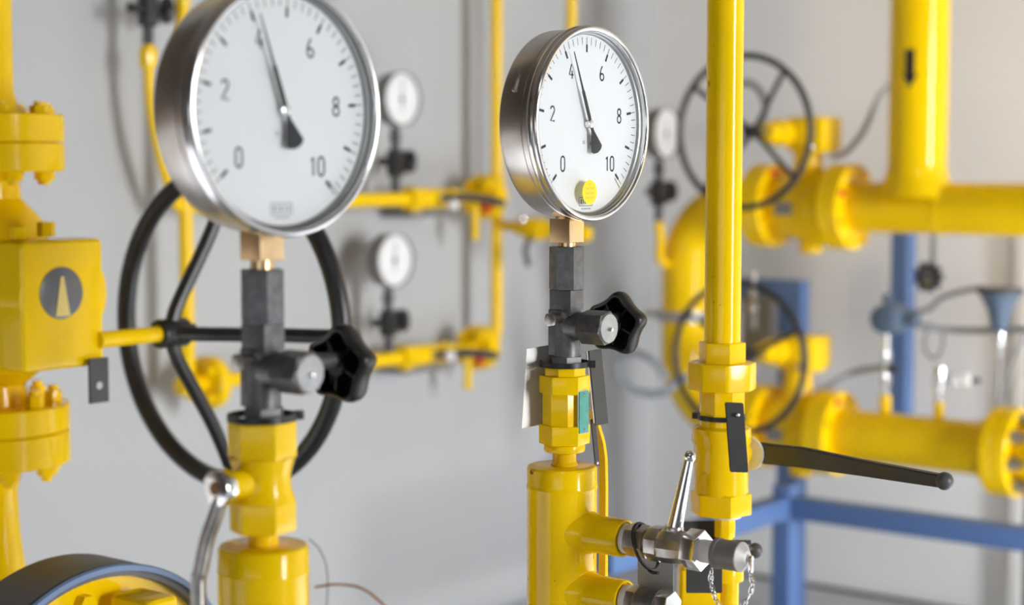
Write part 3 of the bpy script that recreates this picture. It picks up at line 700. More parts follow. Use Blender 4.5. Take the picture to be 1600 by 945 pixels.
# ------------------------------------------------------------------ handwheel and flange helpers
def handwheel(parent, hub, ax, R, r, dish, nsp, rot, hub_r=.02, m='iron', spoke_r=.006, hub_len=.03, angs=None):
    """rim = the part; hub and spokes its sub-parts. ax points from the hub towards the rim plane"""
    e1, e2, a = basis(ax); hub = Vector(hub); c = hub + a * dish
    w_ = obj('handwheel', MB().torus(c, ax, R, r, 72, 14), m, parent)
    obj('hub', MB().cyl(hub, ax, hub_r, -hub_len / 2, hub_len / 2, 24, .002).cyl(hub, ax, hub_r * .6, hub_len / 2, hub_len / 2 + .012, 6), m, w_)
    for i in range(nsp):
        th = math.radians(angs[i]) if angs else math.radians(rot) + 2 * PI * i / nsp
        d = e1 * math.cos(th) + e2 * math.sin(th)
        p0 = hub + d * hub_r * .7; p3 = c + d * (R - r * .3)
        obj('spoke', MB().tube([p0, hub + d * (hub_r + .02) + a * dish * .12, p0.lerp(p3, .6) + a * dish * .05, p3], spoke_r, 10, 5), m, w_)
    return w_
def flange(name, parent, o, ax, R, th, rin, m='yellow', bolts=8, brot=22.5, red=(), bolt_r=.011, both=False, bolt_out=.010):
    f = obj(name, MB().ring_lathe([(rin, 0), (R - .002, 0), (R, .002), (R, th - .002), (R - .002, th), (rin, th)], o, ax, 56), m, parent)
    e1, e2, a = basis(ax); o = Vector(o)
    for i in range(bolts):
        th_ = math.radians(brot) + 2 * PI * i / bolts
        p = o + (e1 * math.cos(th_) + e2 * math.sin(th_)) * (R - bolt_r * 1.7)
        mb = MB().ngon(p, ax, bolt_r, th, th + bolt_out, 6, i * 17, .001).cyl(p, ax, bolt_r * .55, th + bolt_out, th + bolt_out * 1.5, 12)
        obj('nut', mb, 'red' if i in red else m, f)
    return f

# ------------------------------------------------------------------ valve with gearbox on the left
PV = at(-14, 460, 2.0)
zrow = lambda py, p: CAM.z + ray(*((proj(p)[0], py))).z * ((Vector((p.x, p.y, 0)) - Vector((CAM.x, CAM.y, 0))).dot(FWDH) / ray(proj(p)[0], py).dot(FWDH))
pz = lambda py: zrow(py, PV)
PVO = Vector((PV.x, PV.y, 0))
t = thing('pipe_spool', 'upper yellow vertical pipe with flange above the gearbox valve', 'pipe', (PV.x, PV.y, pz(222)))
obj('pipe', MB().lathe([(.0300, ZC - .004), (.0300, pz(140)), (.0335, pz(160)), (.045, pz(178))], PVO, 'z', 40), 'yellow', t)
flange('flange', t, (PV.x, PV.y, pz(222)), 'z', .0850, pz(178) - pz(222), .02, bolts=8, bolt_r=.011, bolt_out=.009)
t = thing('pipe_spool', 'lower yellow vertical pipe with flange below the gearbox valve', 'pipe', (PV.x, PV.y, 0))
obj('pipe', MB().lathe([(.045, pz(722)), (.030, pz(740)), (.0245, pz(765)), (.0265, pz(830)), (.0350, pz(930)), (.0360, 0)], PVO, 'z', 40), 'yellow', t)
flange('flange', t, (PV.x, PV.y, pz(672)), '-z', .0850, pz(672) - pz(722), .02, bolts=8, bolt_r=.011, bolt_out=.012)
t = thing('gearbox_valve', 'yellow quarter-turn valve with round position window and large black handwheel', 'valve', (PV.x, PV.y, pz(671)))
flange('flange', t, (PV.x, PV.y, pz(223)), '-z', .0850, pz(223) - pz(268), .02, bolts=8, red=(5, 6), brot=12, bolt_r=.011, bolt_out=.010)
flange('flange', t, (PV.x, PV.y, pz(671)), 'z', .0850, pz(630) - pz(671), .02, bolts=8, red=(7,), brot=6, bolt_r=.011, bolt_out=.013)
obj('body', MB().lathe([(.042, pz(266)), (.034, pz(285)), (.036, pz(310)), (.060, pz(345)), (.066, pz(380)), (.066, pz(540)), (.058, pz(575)), (.036, pz(600)), (.040, pz(632))], PVO, 'z', 44), 'yellow', t)
G = at(98, 470, 1.92)
gx = G.x
obj('stem_housing', MB().cyl(PVO + Vector((0, G.y - PV.y, pz(455))), 'x', .045, .02, gx - PV.x - .03, 36), 'yellow', t)
gb = MB().box(Vector((gx - .022, G.y, G.z - .004)), (.050, .110, .142), .008)
gb.cyl(Vector((gx, G.y + .002, G.z + .006)), '-x', .058, 0, .045, 40)
gbx = obj('gearbox', gb, 'yellow', t)
obj('lid_bolt', MB().ngon(Vector((gx - .02, G.y - .005, G.z + .070)), 'z', .010, 0, .016, 6), 'yellow', gbx)
obj('lid_bolt', MB().ngon(Vector((gx - .02, G.y - .040, G.z + .068)), 'z', .010, 0, .014, 6), 'yellow', gbx)
wc = Vector((gx + .0005, G.y - .004, G.z + .009))
wn = obj('position_window', MB().cyl(wc, 'x', .0285, 0, .004, 40, .001), 'frontlens', t, label='round grey position window')
obj('position_pointer', MB().poly([(-.0095, -.025), (.0095, -.025), (.0018, .018), (-.0018, .018)], wc, 'x', .0042, .0052), 'pale_yellow', wn)
sh0 = Vector((gx - .022, G.y + .050, hitY(200, 522, G.y + .09).z))
sh0.z = at(200, 521, 1.95).z
hubp = at(268, 520, 2.04)
sh0.x = hubp.x; sh0.z = hubp.z
obj('shaft', MB().cyl(Vector((hubp.x, G.y + .045, hubp.z)), 'y', .0095, 0, hubp.y - G.y - .05, 20), 'yellow', t)
obj('lock_tab', MB().box(at(154, 594, 1.95), (.004, .026, .050), .001), 'tag_dark', t, label='dark tab with bright hole')
obj('tab_hole', MB().cyl(at(153, 602, 1.95), 'x', .0042, 0, .003, 14), 'gunlight', t)
handwheel(t, hubp, 'y', .188, .0115, .088, 3, 0, .017, spoke_r=.0085, hub_len=.040, angs=(180, 93, 267))

# round dark cover at the lower left
P = at(165, 1165, 1.72); R_ = .178
t = thing('filter_cover', 'round dark grey housing with blue-grey rim and yellow lid, low at the left', 'housing', (P.x, P.y, 0))
obj('shell', MB().ring_lathe([(R_ - .012, -.075), (R_ - .003, -.077), (R_, -.072), (R_, -.003), (R_ - .002, 0), (R_ - .012, 0)], P, 'x', 96), 'shell', t)
obj('rim', MB().ring_lathe([(R_ - .006, .0005), (R_ - .001, .0005), (R_ + .0005, .003), (R_ - .001, .006), (R_ - .006, .006)], P, 'x', 96), 'rimblue', t, label='blue-grey rim')
ld = obj('lid', MB().lathe([(R_ - .013, -.014), (.08, -.014), (.075, .004), (0, .004)], P, 'x', 72), 'yellow', t)
for i in range(12):
    th_ = 2 * PI * i / 12 + .1
    obj('nut', MB().ngon(P + Vector((0, math.cos(th_), math.sin(th_))) * (R_ - .035), 'x', .010, -.014, -.002, 6), 'yellow', ld)
obj('boss', MB().box(P + Vector((.028, .028, R_ - .043)), (.060, .040, .030), .008), 'yellow', t)
obj('foot', MB().box((P.x - .02, P.y, (P.z - R_ + .004) / 2 if P.z - R_ > .02 else .02), (.04, .16, max(.02, P.z - R_ + .004)), .004), 'darkgrey', t)

# ------------------------------------------------------------------ piping on the left wall
XP = XL + .095
def LW(px, py, x=XP): return hitX(px, py, x)
RV = .0108
# right-hand vertical pipe with elbow
top = LW(778, 10); bot = LW(772, 545)
yv = LW(776, 300).y
q1 = LW(755, 545)
zl2 = LW(745, 543).z; zl1 = LW(745, 308).z
t = thing('wall_pipe', 'thin yellow vertical pipe on the grey wall beside the sharp gauge, elbow at its foot', 'pipe', (XP, yv, zl2))
er = .040
obj('pipe', MB().tube([Vector((XP, yv, ZC - .004)), Vector((XP, yv, zl2 + er))] + arc((XP, yv - er, zl2 + er), (0, 1, 0), (0, 0, -1), er, 0, 90, 10)[1:], .0125, 18), 'yellow', t)
obj('tee_sleeve', MB().cyl((XP, yv, 0), 'z', .0165, zl1 - .035, zl1 + .045, 24, .002), 'yellow', t)
# flow lines with flange, ball valve and drain stub
yl = LW(300, 560).y
def wall_line(zl, yend, drain_len, label, ball):
    y1 = yv - (.018 if ball == 0 else er + .001)
    t = thing('wall_line', label, 'pipe', (XP, (yl + y1) / 2, zl))
    yfl = y1 - .012
    obj('pipe', MB().cyl((XP, 0, zl), 'y', .0135, yend, yfl - .02, 20), 'yellow', t)
    f = obj('flange', MB().cyl((XP, 0, zl), 'y', .046, yfl - .024, yfl - .002, 36, .002).cyl((XP, 0, zl), 'y', .046, yfl + .0, yfl + .010, 36, .002), 'yellow', t)
    for i in range(4):
        th_ = PI / 4 + i * PI / 2
        p = Vector((XP + math.cos(th_) * .033, 0, zl + math.sin(th_) * .033))
        obj('nut', MB().ngon(p, 'y', .0085, yfl - .040, yfl - .024, 6), 'red' if i == 3 else 'yellow', f)
    obj('drain_stub', MB().cyl((XP + .012, yfl - .055, zl), 'z', .0085, -drain_len, -.005, 16, .001), 'yellow', t)
    yb_ = yfl - .185
    v = MB().cyl((XP, 0, zl), 'y', .021, yb_ - .045, yb_ + .045, 24, .003).ngon((XP, 0, zl), 'y', .026, yb_ - .060, yb_ - .030, 6, 10, .002)
    obj('valve_body', v, 'yellow', t)
    obj('valve_end', MB().ngon((XP, 0, zl), 'y', .022, yb_ + .055, yb_ + .085, 6, 10, .002), 'yellow', t)
    lv = obj('valve_lever', MB().tube([Vector((XP + .028, yb_ + .020, zl)), Vector((XP + .055, yb_ + .040, zl + .002)), Vector((XP + .054, yb_ + .090, zl + .001)), Vector((XP + .056, yb_ + .165, zl - .012))], .0085, 10, 5), 'tag_dark', t, label='dark valve lever')
    obj('stem', MB().cyl((XP, yb_ + .020, zl), 'x', .009, .015, .034, 16), 'gunlight', lv)
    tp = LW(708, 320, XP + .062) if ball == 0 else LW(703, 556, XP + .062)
    obj('white_tip', MB().ball(tp, .0115, 14), 'trim_glint_white', lv, label='white ball standing in for a lever highlight')  # white ball added for the blurred highlight on the lever
    obj('wall_bracket', MB().box((XL + .045, yb_ + .02, zl - .030), (.086, .11, .012), .002), 'greybox', t)
    return t
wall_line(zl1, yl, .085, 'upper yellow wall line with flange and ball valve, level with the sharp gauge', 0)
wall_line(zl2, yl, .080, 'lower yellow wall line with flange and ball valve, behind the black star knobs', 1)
# left-hand vertical pipe behind the big handwheel
yv2 = LW(291, 400).y
t = thing('wall_pipe', 'thin yellow vertical pipe on the grey wall behind the large black handwheel', 'pipe', (XP, yv2, zl2))
obj('pipe', MB().cyl((XP, yv2, 0), 'z', .0125, zl2 - .005, ZC - .004, 18), 'yellow', t)
b = MB().cyl((XP, 0, zl2), 'y', .046, yv2 + .035, yv2 + .058, 36, .002).cyl((XP, 0, zl2), 'y', .0165, yv2 - .02, yv2 + .04, 24, .002)
f = obj('flange', b, 'yellow', t)
for i in range(4):
    th_ = PI / 4 + i * PI / 2
    obj('nut', MB().ngon((XP + math.cos(th_) * .033, yv2 + .020, zl2 + math.sin(th_) * .033), 'y', .0085, 0, .016, 6), 'yellow', f)

def small_gauge(o, label, R=.052, group=None):
    """small white gauge on a black valve; o = foot of its stem; the dial looks along +X"""
    t = thing('small_gauge', label, 'gauge', o, group)
    h = .176; C = Vector(o) + Vector((0, 0, h))
    obj('case', MB().lathe([(0, -.012), (R * .94, -.012), (R * .97, -.009), (R * .97, .014), (R, .015), (R, .021), (R * .97, .023), (R * .94, .0215), (R * .935, .016), (0, .016)], C, 'x', 56), 'greybox', t)
    d = obj('dial', MB().lathe([(R * .936, .0160), (R * .936, .0168), (0, .0168)], C, 'x', 56), 'white', t)
    place = lambda u, v, hh: C + Vector((.017 + hh, u, v)); s_ = MB()
    for i in range(21):
        a = math.radians(225 - 270 * i / 20); c_, q_ = math.cos(a), math.sin(a)
        ribbon(s_, [(c_ * R * (.70 if i % 2 == 0 else .76), q_ * R * (.70 if i % 2 == 0 else .76)), (c_ * R * .84, q_ * R * .84)], .0009, place, .0001)
    obj('scale', s_, 'ink', d)
    obj('pointer', MB().poly([(-.0011, -R * .40), (.0011, -R * .40), (.0006, R * .66), (-.0006, R * .66)], C, 'x', .0185, .0190).cyl(C, 'x', .004, .017, .0205, 14), 'pointer', t)
    obj('inlet_stem', MB().cyl(o, 'z', .0085, 0, .030, 14), 'tag_dark', t)
    obj('stem', MB().cyl(o, 'z', .0085, .070, .124, 14).ngon(o, 'z', .0125, .095, .112, 6, 10), 'tag_dark', t)
    vb = obj('valve_body', MB().box(Vector(o) + Vector((0, 0, .055)), (.026, .026, .050), .003).cyl(Vector(o) + Vector((0, 0, .058)), 'y', .0085, -.038, .030, 16), 'iron', t)
    K = Vector(o) + Vector((0, .038, .058))
    kb = obj('knob', MB().lathe([(.0, -.008), (.016, -.008), (.022, -.006), (.0235, 0), (.022, .007), (.012, .010), (0, .010)], K, Vector((.35, 1, 0)), 10), 'iron', t)
    obj('knob_hub', MB().cyl(K, Vector((.35, 1, 0)), .008, -.012, -.006, 16), 'gunlight', kb)
    return t
gA = LW(607, 550)
sg = small_gauge(Vector((XP, gA.y, zl2 + .0137)), 'small white-faced gauge on the lower yellow wall line, beside the near star knob')
gB = LW(618, 302)
dup(sg, (XP, gB.y, zl1 + .0137), 'small white-faced gauge on the upper yellow wall line, partly hidden behind the nearest gauge')
gC = LW(232, 70)
t = thing('wall_pipe', 'short yellow gauge connection on the wall behind the nearest gauge, under a black valve', 'pipe', (XP, gC.y, LW(281, 326).z))
ends = [Vector((XP, gC.y, gC.z - .0005))] + [LW(*q) for q in ((233, 120), (240, 190), (256, 260), (272, 310), (281, 326))]
obj('pipe', MB().tube(ends, .0095, 14, 5), 'yellow', t)
obj('hexagon', MB().ngon((XP, gC.y, 0), 'z', .017, LW(232, 105).z, LW(232, 75).z, 6, 12, .002), 'yellow', t)
dup(sg, (XP, gC.y, gC.z), 'black gauge valve at the upper left, on the short yellow connection behind the nearest gauge')

# branch that runs out from the wall, with its own small valve and vertical feed
b0 = Vector((XP, yv, LW(776, 351).z)); b1 = at(922, 366, proj(b0)[2] - .13)
dv = (b1 - b0).normalized()
t = thing('branch_line', 'short yellow branch pipe with small valve behind the brass socket of the sharp gauge', 'pipe', b0 + dv * .02)
obj('pipe', MB().rod(b0 + dv * .017, b1, .0105, None, 18), 'yellow', t)
vm = b0.lerp(b1, .42)
obj('valve_body', MB().ngon(vm, dv, .024, -.022, .022, 6, 10, .003).cyl(vm, dv, .017, -.045, .045, 20, .002), 'yellow', t)
obj('sleeve', MB().cyl(b0.lerp(b1, .80), dv, .016, -.06, .04, 20, .002), 'yellow', t)
lv = obj('valve_lever', MB().tube([vm + Vector((0, -.015, -.02)), vm + Vector((-.004, -.026, -.040)), vm + Vector((0, -.022, -.075))], .006, 10, 5), 'tag_dark', t, label='dark hanging lever')
obj('bright_tip', MB().ball(vm + Vector((-.01, -.030, .020)), .011, 14), 'chrome', lv)  # chrome ball added where a white highlight sits on the valve
yq = b0.lerp(b1, .80)
t = thing('wall_pipe', 'thin yellow vertical pipe coming down behind the sharp gauge', 'pipe', (yq.x, yq.y, yq.z + .02))
pt_ = at(886, 15, proj(yq)[2]);
obj('pipe', MB().rod(Vector((yq.x, yq.y, yq.z + .0175)), Vector((yq.x, yq.y, ZC - .004)), .0108, None, 18), 'yellow', t)
# grey pipe close to the wall in the corner region
# ------------------------------------------------------------------ large pipes along the right wall
YP = YR - .45
RW = lambda px, py, y=YP: hitY(px, py, y)
z1 = RW(1440, 325).z
def X1(px, py=328): return RW(px, py).x
z2 = RW(1450, 692).z
RM, RF = .0485, .083
print('upper line z', z1, 'lower', z2, 'depth', proj((X1(1430), YP, z1))[2])
# upper tee spool
xa = X1(1321)
t = thing('tee_spool', 'large yellow pipe tee with black flow arrow on its riser, along the right wall', 'pipe', (xa, YP, z1 - RF))
xr = X1(1432)
obj('pipe', MB().cyl((0, YP, z1), 'x', RM, xa + .02, .6, 56), 'yellow', t)
obj('riser', MB().lathe([(.0545, ZC - .004), (.0545, z1 + .085), (.0560, z1 + .070), (.0600, z1 + .055), (.0680, z1 + .038), (.078, z1 + .020)], (xr, YP, 0), 'z', 56), 'yellow', t)
flange('flange', t, (xa, YP, z1), 'x', RF, .022, RM - .01, bolts=8, red=(3,), bolt_r=.0072, bolt_out=.007)
obj('weld_seam', MB().torus((X1(1475), YP, z1), 'x', RM, .0016, 56, 8), 'yellow', t)
ar = MB(); rA = .0549                       # flow arrow painted round the riser
aC = hitY(1416, 105, YP - .05); th0 = math.atan2(aC.y - YP, aC.x - xr)
dcam = Vector((CAM.x - xr, CAM.y - YP)); thc = math.atan2(dcam.y, dcam.x)
th0 = thc - math.asin(min(.9, 14 / 45.5))
def onr(u, v): return Vector((xr + rA * math.cos(th0 + u / rA), YP + rA * math.sin(th0 + u / rA), v))
zt, zb = hitY(1416, 77, YP - .05).z, hitY(1416, 137, YP - .05).z
def patch(u0, u1, u0b, u1b, va, vb, n=6):
    A_ = [ar.V(onr(u0 + (u1 - u0) * i / n, va)) for i in range(n + 1)]; B_ = [ar.V(onr(u0b + (u1b - u0b) * i / n, vb)) for i in range(n + 1)]
    for i in range(n): ar.Fc([A_[i], A_[i + 1], B_[i + 1], B_[i]])
patch(-.0092, .0092, -.0092, .0092, zt, zb + .024)
patch(-.0150, .0150, -.0010, .0010, zb + .024, zb)
obj('flow_arrow', ar, 'ink', t, label='black arrow pointing down')

def gear_valve(xl, xr_, z, zw, label, whub, red):
    """flanged yellow valve between xl and xr_ with gearbox on top and handwheel towards the room"""
    t = thing('gear_valve', label, 'valve', ((xl + xr_) / 2, YP, z - RF))
    flange('flange', t, (xl, YP, z), 'x', RF, .022, RM - .01, bolts=8, red=red, brot=22.5, bolt_r=.0072, bolt_out=.007)
    flange('flange', t, (xr_ - .0008, YP, z), '-x', RF, .022, RM - .01, bolts=8, brot=22.5, bolt_r=.0072, bolt_out=.007)
    L = xr_ - xl
    obj('body', MB().lathe([(.056, xl + .02), (.058, xl + .035), (.066, xl + L * .30), (.066, xl + L * .62), (.072, xl + L * .64), (.073, xl + L * .72), (.070, xl + L * .82), (.062, xl + L * .86), (.060, xr_ - .02)], (0, YP, z), 'x', 48), 'yellow', t)
    xm = xl + L * .52
    obj('drain_plug', MB().cyl((xm + .01, YP, z), '-z', .024, .055, .092, 24, .003), 'yellow', t)
    obj('name_plate', MB().box((xl + L * .42, YP - .0672, z - .004), (.036, .004, .024), .001), 'greybox', t, label='grey name plate')
    obj('neck', MB().lathe([(.040, z + .050), (.030, z + .075), (.028, zw - .045), (.034, zw - .030)], (xm, YP, 0), 'z', 32), 'yellow', t)
    gb = MB().box((xm + .012, YP, zw - .002), (.080, .084, .066), .008).cyl((xm + .012, YP, 0), 'z', .044, zw - .040, zw + .030, 32, .004)
    gx_ = obj('gearbox', gb, 'yellow', t)
    obj('worm_housing', MB().cyl((whub.x, YP, whub.z), '-y', .026, -.02, .075, 28, .004).cyl((whub.x, YP, whub.z), '-y', .019, .07, .11, 24, .003).box(((whub.x + xm) / 2, YP - .02, whub.z), (abs(xm - whub.x) + .03, .05, .045), .006), 'yellow', t)
    obj('shaft', MB().cyl((whub.x, YP, whub.z), '-y', .009, .10, YP - whub.y, 16), 'nickel', t)
    obj('bright_bolt', MB().ball((xm + .030, YP - .044, zw - .028), .0085, 14), 'chrome', gx_)
    handwheel(t, whub, '-y', .1420, .0065, .034, 4 if red else 3, 52 if red else 25, .013, spoke_r=.0052, hub_len=.034)
    return t
xl1 = X1(1200, 331); xr1 = X1(1321, 328)
wh = hitY(1176, 206, YP - .16)
gear_valve(xl1, xr1, z1, wh.z, 'upper yellow gear valve with black handwheel, on the same pipe as the tee', wh, (2,))
xl2 = X1(1190, 660); xr2 = X1(1299, 675)
wh2 = hitY(1168, 556, YP - .16)
gear_valve(xl2, xr2, z2, wh2.z, 'lower yellow gear valve with black handwheel, behind the yellow union nut', wh2, ())

# return bend that joins both valves at the left
xd_ = X1(1072, 450); rb1 = xl1 - .026 - xd_; rb2 = xl2 - .026 - xd_
bend = t = thing('return_bend', 'large yellow U-shaped pipe joining the two gear valves beside the corner', 'pipe', (xd_, YP, z2 - RM))
RB = .0490
rb1 = min(rb1, .13); rb2 = min(rb2, .13)
pth = [Vector((xl1 - .022, YP, z1))] + arc((xd_ + rb1, YP, z1 - rb1), (0, 0, 1), (-1, 0, 0), rb1, 0, 90, 14) + arc((xd_ + rb2, YP, z2 + rb2), (-1, 0, 0), (0, 0, -1), rb2, 0, 90, 14) + [Vector((xl2 - .022, YP, z2))]
obj('pipe', MB().tube(pth, RB, 44), 'yellow', t)
flange('flange', t, (xl1 - .0008, YP, z1), '-x', RF, .022, RM - .01, bolts=0)
flange('flange', t, (xl2 - .0008, YP, z2), '-x', RF, .022, RM - .01, bolts=0)
cp = hitY(1030, 490, YP)
t = thing('pipe_clamp', 'grey clamp holding the large yellow U-shaped pipe to the wall', 'clamp', (xd_, YP, cp.z - .012))
obj('band', MB().ring_lathe([(RB + .0006, -.011), (RB + .003, -.011), (RB + .003, .011), (RB + .0006, .011)], (xd_, YP, cp.z), 'z', 40), 'gunlight', t)
obj('arm', MB().box(((xd_ - RB - .026), YP, cp.z), (.05, .02, .012), .002).box((xd_ - .06, YP + .2, cp.z - .006), (.02, .42, .012), .002), 'gunlight', t)
# gauge at the corner on a yellow siphon
sp0 = hitY(1046, 412, YP - .046); sp1 = hitY(1029, 346, YP - .07)
obj('siphon', MB().tube([sp1, sp1.lerp(sp0, .35) + Vector((-.004, 0, -.006)), Vector((sp1.x + .004, sp1.y, sp0.z + .012)), sp0 + Vector((-.003, 0, -.002)), sp0 + Vector((.014, .004, 0))], .0098, 14, 6), 'yellow', bend)
sg3 = dup(sg, sp1 + Vector((0, 0, .0030)), 'small grey-cased gauge above the bent yellow siphon, half hidden by the sharp gauge', 0)

# lower spool to the right
xs2 = X1(1299, 675)
t = thing('lower_spool', 'large yellow lower pipe with two small stubs, right of the lower gear valve', 'pipe', (xs2, YP, z2 - RF))
xe = X1(1556, 705)
obj('pipe', MB().cyl((0, YP, z2), 'x', .0500, xs2 + .02, xe - .01, 56), 'yellow', t)
flange('flange', t, (xs2, YP, z2), 'x', RF, .024, RM - .01, bolts=8, red=(2,), bolt_r=.0072, bolt_out=.007)
flange('flange', t, (xe + .022, YP, z2), '-x', RF, .022, RM - .01, bolts=8, brot=10, bolt_r=.0095, bolt_out=.008)
sA = hitY(1383, 640, YP); sB = hitY(1467, 645, YP)
obj('stub', MB().cyl((sA.x, YP, 0), 'z', .0115, z2 + .045, z2 + .085, 20, .001), 'yellow', t)
obj('stub', MB().cyl((sB.x, YP, 0), 'z', .0100, z2 + .045, z2 + .080, 20, .001), 'yellow', t)
t = thing('flanged_valve', 'yellow flanged fitting with grey nuts at the right end of the lower pipe', 'valve', (xe + .05, YP, z2 - RF))
flange('flange', t, (xe + .0235, YP, z2), 'x', RF, .026, RM - .01, bolts=0)
for i in range(8):
    th_ = math.radians(10 + 45 * i); p = Vector((xe + .05, YP + math.cos(th_) * .064, z2 + math.sin(th_) * .064))
    obj('nut', MB().ngon(p, 'x', .013, 0, .014, 6, 10, .001).cyl(p, 'x', .007, .014, .026, 12), 'gunlight', t)
obj('body', MB().lathe([(.052, .048), (.056, .07), (.075, .12), (.075, .25), (.05, .30)], (xe, YP, z2), 'x', 40), 'yellow', t)

# ------------------------------------------------------------------ blue steel frame
def bar(mb, p, q, w_=.040, h_=.042):
    p, q = Vector(p), Vector(q); c = (p + q) / 2; d = q - p
    s = (abs(d.x) if abs(d.x) > .001 else w_, abs(d.y) if abs(d.y) > .001 else w_, abs(d.z) if abs(d.z) > .001 else h_)
    return mb.box(c, s, .003)
cz = hitY(1228, 790, YP - .06)
t = thing('support_frame', 'blue square-tube support frame under the large yellow pipes', 'frame', (cz.x, cz.y, 0))
zt_ = cz.z
obj('post', bar(MB(), (cz.x, cz.y, 0), (cz.x, cz.y, RW(1225, 745).z)), 'blue', t)
obj('front_rail', bar(MB(), (cz.x + .021, cz.y, zt_), (cz.x + 1.4, cz.y, zt_)), 'blue', t)
obj('side_rail', bar(MB(), (cz.x, cz.y - .021, zt_), (cz.x, cz.y - .62, zt_)), 'blue', t)
obj('front_foot_rail', bar(MB(), (cz.x, cz.y - .021, .04), (cz.x, cz.y - .62, .04)), 'blue', t)
# the post behind the lower pipe
pb = hitY(1410, 500, YR - .12)
obj('frame_post', bar(MB(), (pb.x, pb.y, z2 - .075), (pb.x, pb.y, z1 - .02), .040, .04), 'blue', None, (pb.x, pb.y, 0), 'blue post standing between the two large pipes near the right wall', cat='post')
# blue plate frame behind the lower handwheel with a grey instrument in it
pc = hitY(1208, 500, YR - .30)
zt2 = hitY(1208, 437, YR - .30).z; xr3 = hitY(1250, 500, YR - .30).x; xl3 = hitY(1140, 500, YR - .30).x
t = thing('instrument_bracket', 'blue plate bracket behind the lower handwheel', 'bracket', (pc.x, YR - .28, 0))
obj('top_plate', MB().box(((xl3 + xr3) / 2, YR - .28, zt2 - .024), (xr3 - xl3, .04, .048), .002), 'blue', t)
obj('side_plate', MB().box((xr3 - .026, YR - .28, zt2 / 2 - .024), (.052, .04, zt2 - .048), .002), 'blue', t)
pi_ = hitY(1178, 510, YR - .34)
t = thing('instrument_box', 'grey instrument with bright valve on the blue plate bracket behind the lower handwheel', 'instrument', (pi_.x, YR - .34, pi_.z - .07))
obj('housing', MB().box((pi_.x, YR - .315, pi_.z), (.072, .028, .13), .006), 'greybox', t)
obj('valve_stem', MB().cyl(hitY(1177, 480, YR - .36), 'z', .0070, -.045, .010, 14), 'gunlight', t)
obj('bright_cap', MB().ball(hitY(1177, 482, YR - .37), .010, 16), 'chrome', t)
obj('bright_cap', MB().ball(hitY(1178, 429, YR - .34), .0095, 16).cyl(hitY(1178, 429, YR - .34), '-z', .006, 0, .05, 12), 'chrome', t)

# ------------------------------------------------------------------ instruments at the right
o = Vector((sA.x, YP, z2 + .0853))
t = thing('transmitter', 'round blue-grey transmitter on a slim bright stem, left of the blue post', 'transmitter', o)
hz = hitY(1393, 497, YP).z
obj('stem', MB().cyl(o, 'z', .0062, 0, hz - .02 - o.z, 16).ngon(o, 'z', .011, .018, .040, 6).ngon(o, 'z', .011, .058, .085, 6), 'bezel', t)
kn_ = obj('vent_knob', MB().cyl(o + Vector((.0, 0, .05)), 'x', .008, .004, .026, 14, .002), 'tag_dark', t)
hx = hitY(1393, 497, YP).x
obj('housing', MB().cyl((hx, YP, hz), '-y', .029, -.030, .030, 28, .004).cyl((hx, YP, hz), 'x', .014, .02, .055, 20, .002), 'bluegrey', t)
obj('cover', MB().cyl((hx, YP, hz), '-y', .0265, .030, .042, 10, .003), 'bluegrey', t)
obj('eyelet', MB().ball((hx - .004, YP - .01, hz + .038), .011, 14), 'bluegrey', t)
o = Vector((sB.x, YP, z2 + .0803))
t = thing('bleed_valve', 'bright bleed valve with black-tipped side handle on the lower pipe', 'valve', o)
obj('body', MB().cyl(o, 'z', .0085, 0, .030, 16).cyl(o, 'z', .0125, .018, .068, 20, .003), 'bezel', t)
obj('side_stem', MB().cyl(o + Vector((0, 0, .040)), RIGHT, .004, .01, .075, 12), 'nickel', t)
obj('handle', MB().cyl(o + Vector((0, 0, .040)), RIGHT, .0165, .018, .056, 24, .004), 'trim_glint_white', t, label='round side handle, its highlight painted white')  # plain white colour stands in for the highlight on the handle
obj('tip', MB().cyl(o + Vector((0, 0, .040)), RIGHT, .005, .056, .076, 12, .001), 'tag_dark', t, label='dark tip')
k0 = hitY(1453, 432, YP - .02)
t = thing('rosette_knob', 'black toothed knob hanging below the large tee pipe', 'knob', k0 - Vector((0, 0, .03)))
kb = MB(); n = 80; pts = []
for i in range(n):
    a = 2 * PI * i / n; r_ = .0255 + .0040 * (1 if math.cos(9 * a) > 0.1 else -.8); pts.append((r_ * math.cos(a), r_ * math.sin(a)))
inner = [(.0155 * math.cos(2 * PI * i / n), .0155 * math.sin(2 * PI * i / n)) for i in range(n)]
e1, e2, a_ = basis('-y')
for (A2, B2, h0, h1) in ((pts, pts, 0, .014), (pts, inner, .014, .014), (inner, inner, .014, .006), (pts, inner, 0, .006)):
    a1 = [kb.V(k0 + e1 * x + e2 * y + a_ * h0) for x, y in A2]; b1_ = [kb.V(k0 + e1 * x + e2 * y + a_ * h1) for x, y in B2]
    for i in range(n): kb.Fc([a1[i], a1[(i + 1) % n], b1_[(i + 1) % n], b1_[i]])
bmesh.ops.remove_doubles(kb.bm, verts=kb.bm.verts, dist=1e-6)
kn_ = obj('knob', kb, 'black', t)
obj('centre', MB().cyl(k0, '-y', .0152, .002, .0075, 28, .001), 'greybox', t)
obj('yellow_mark', MB().box(k0 + Vector((0, -.0082, -.0105)), (.014, .0015, .005), .0005), 'pale_yellow', t)
obj('stem', MB().cyl(k0 + Vector((0, .014, 0)), 'z', .0055, .0, z1 - RM - k0.z - .001, 14).cyl(k0, 'y', .0055, 0, .018, 12), 'greybox', t)
f0 = hitY(1563, 455, YP - .01)
t = thing('pressure_transmitter', 'blue-grey funnel-shaped transmitter with flat cover at the right edge', 'transmitter', f0 - Vector((0, 0, .10)))
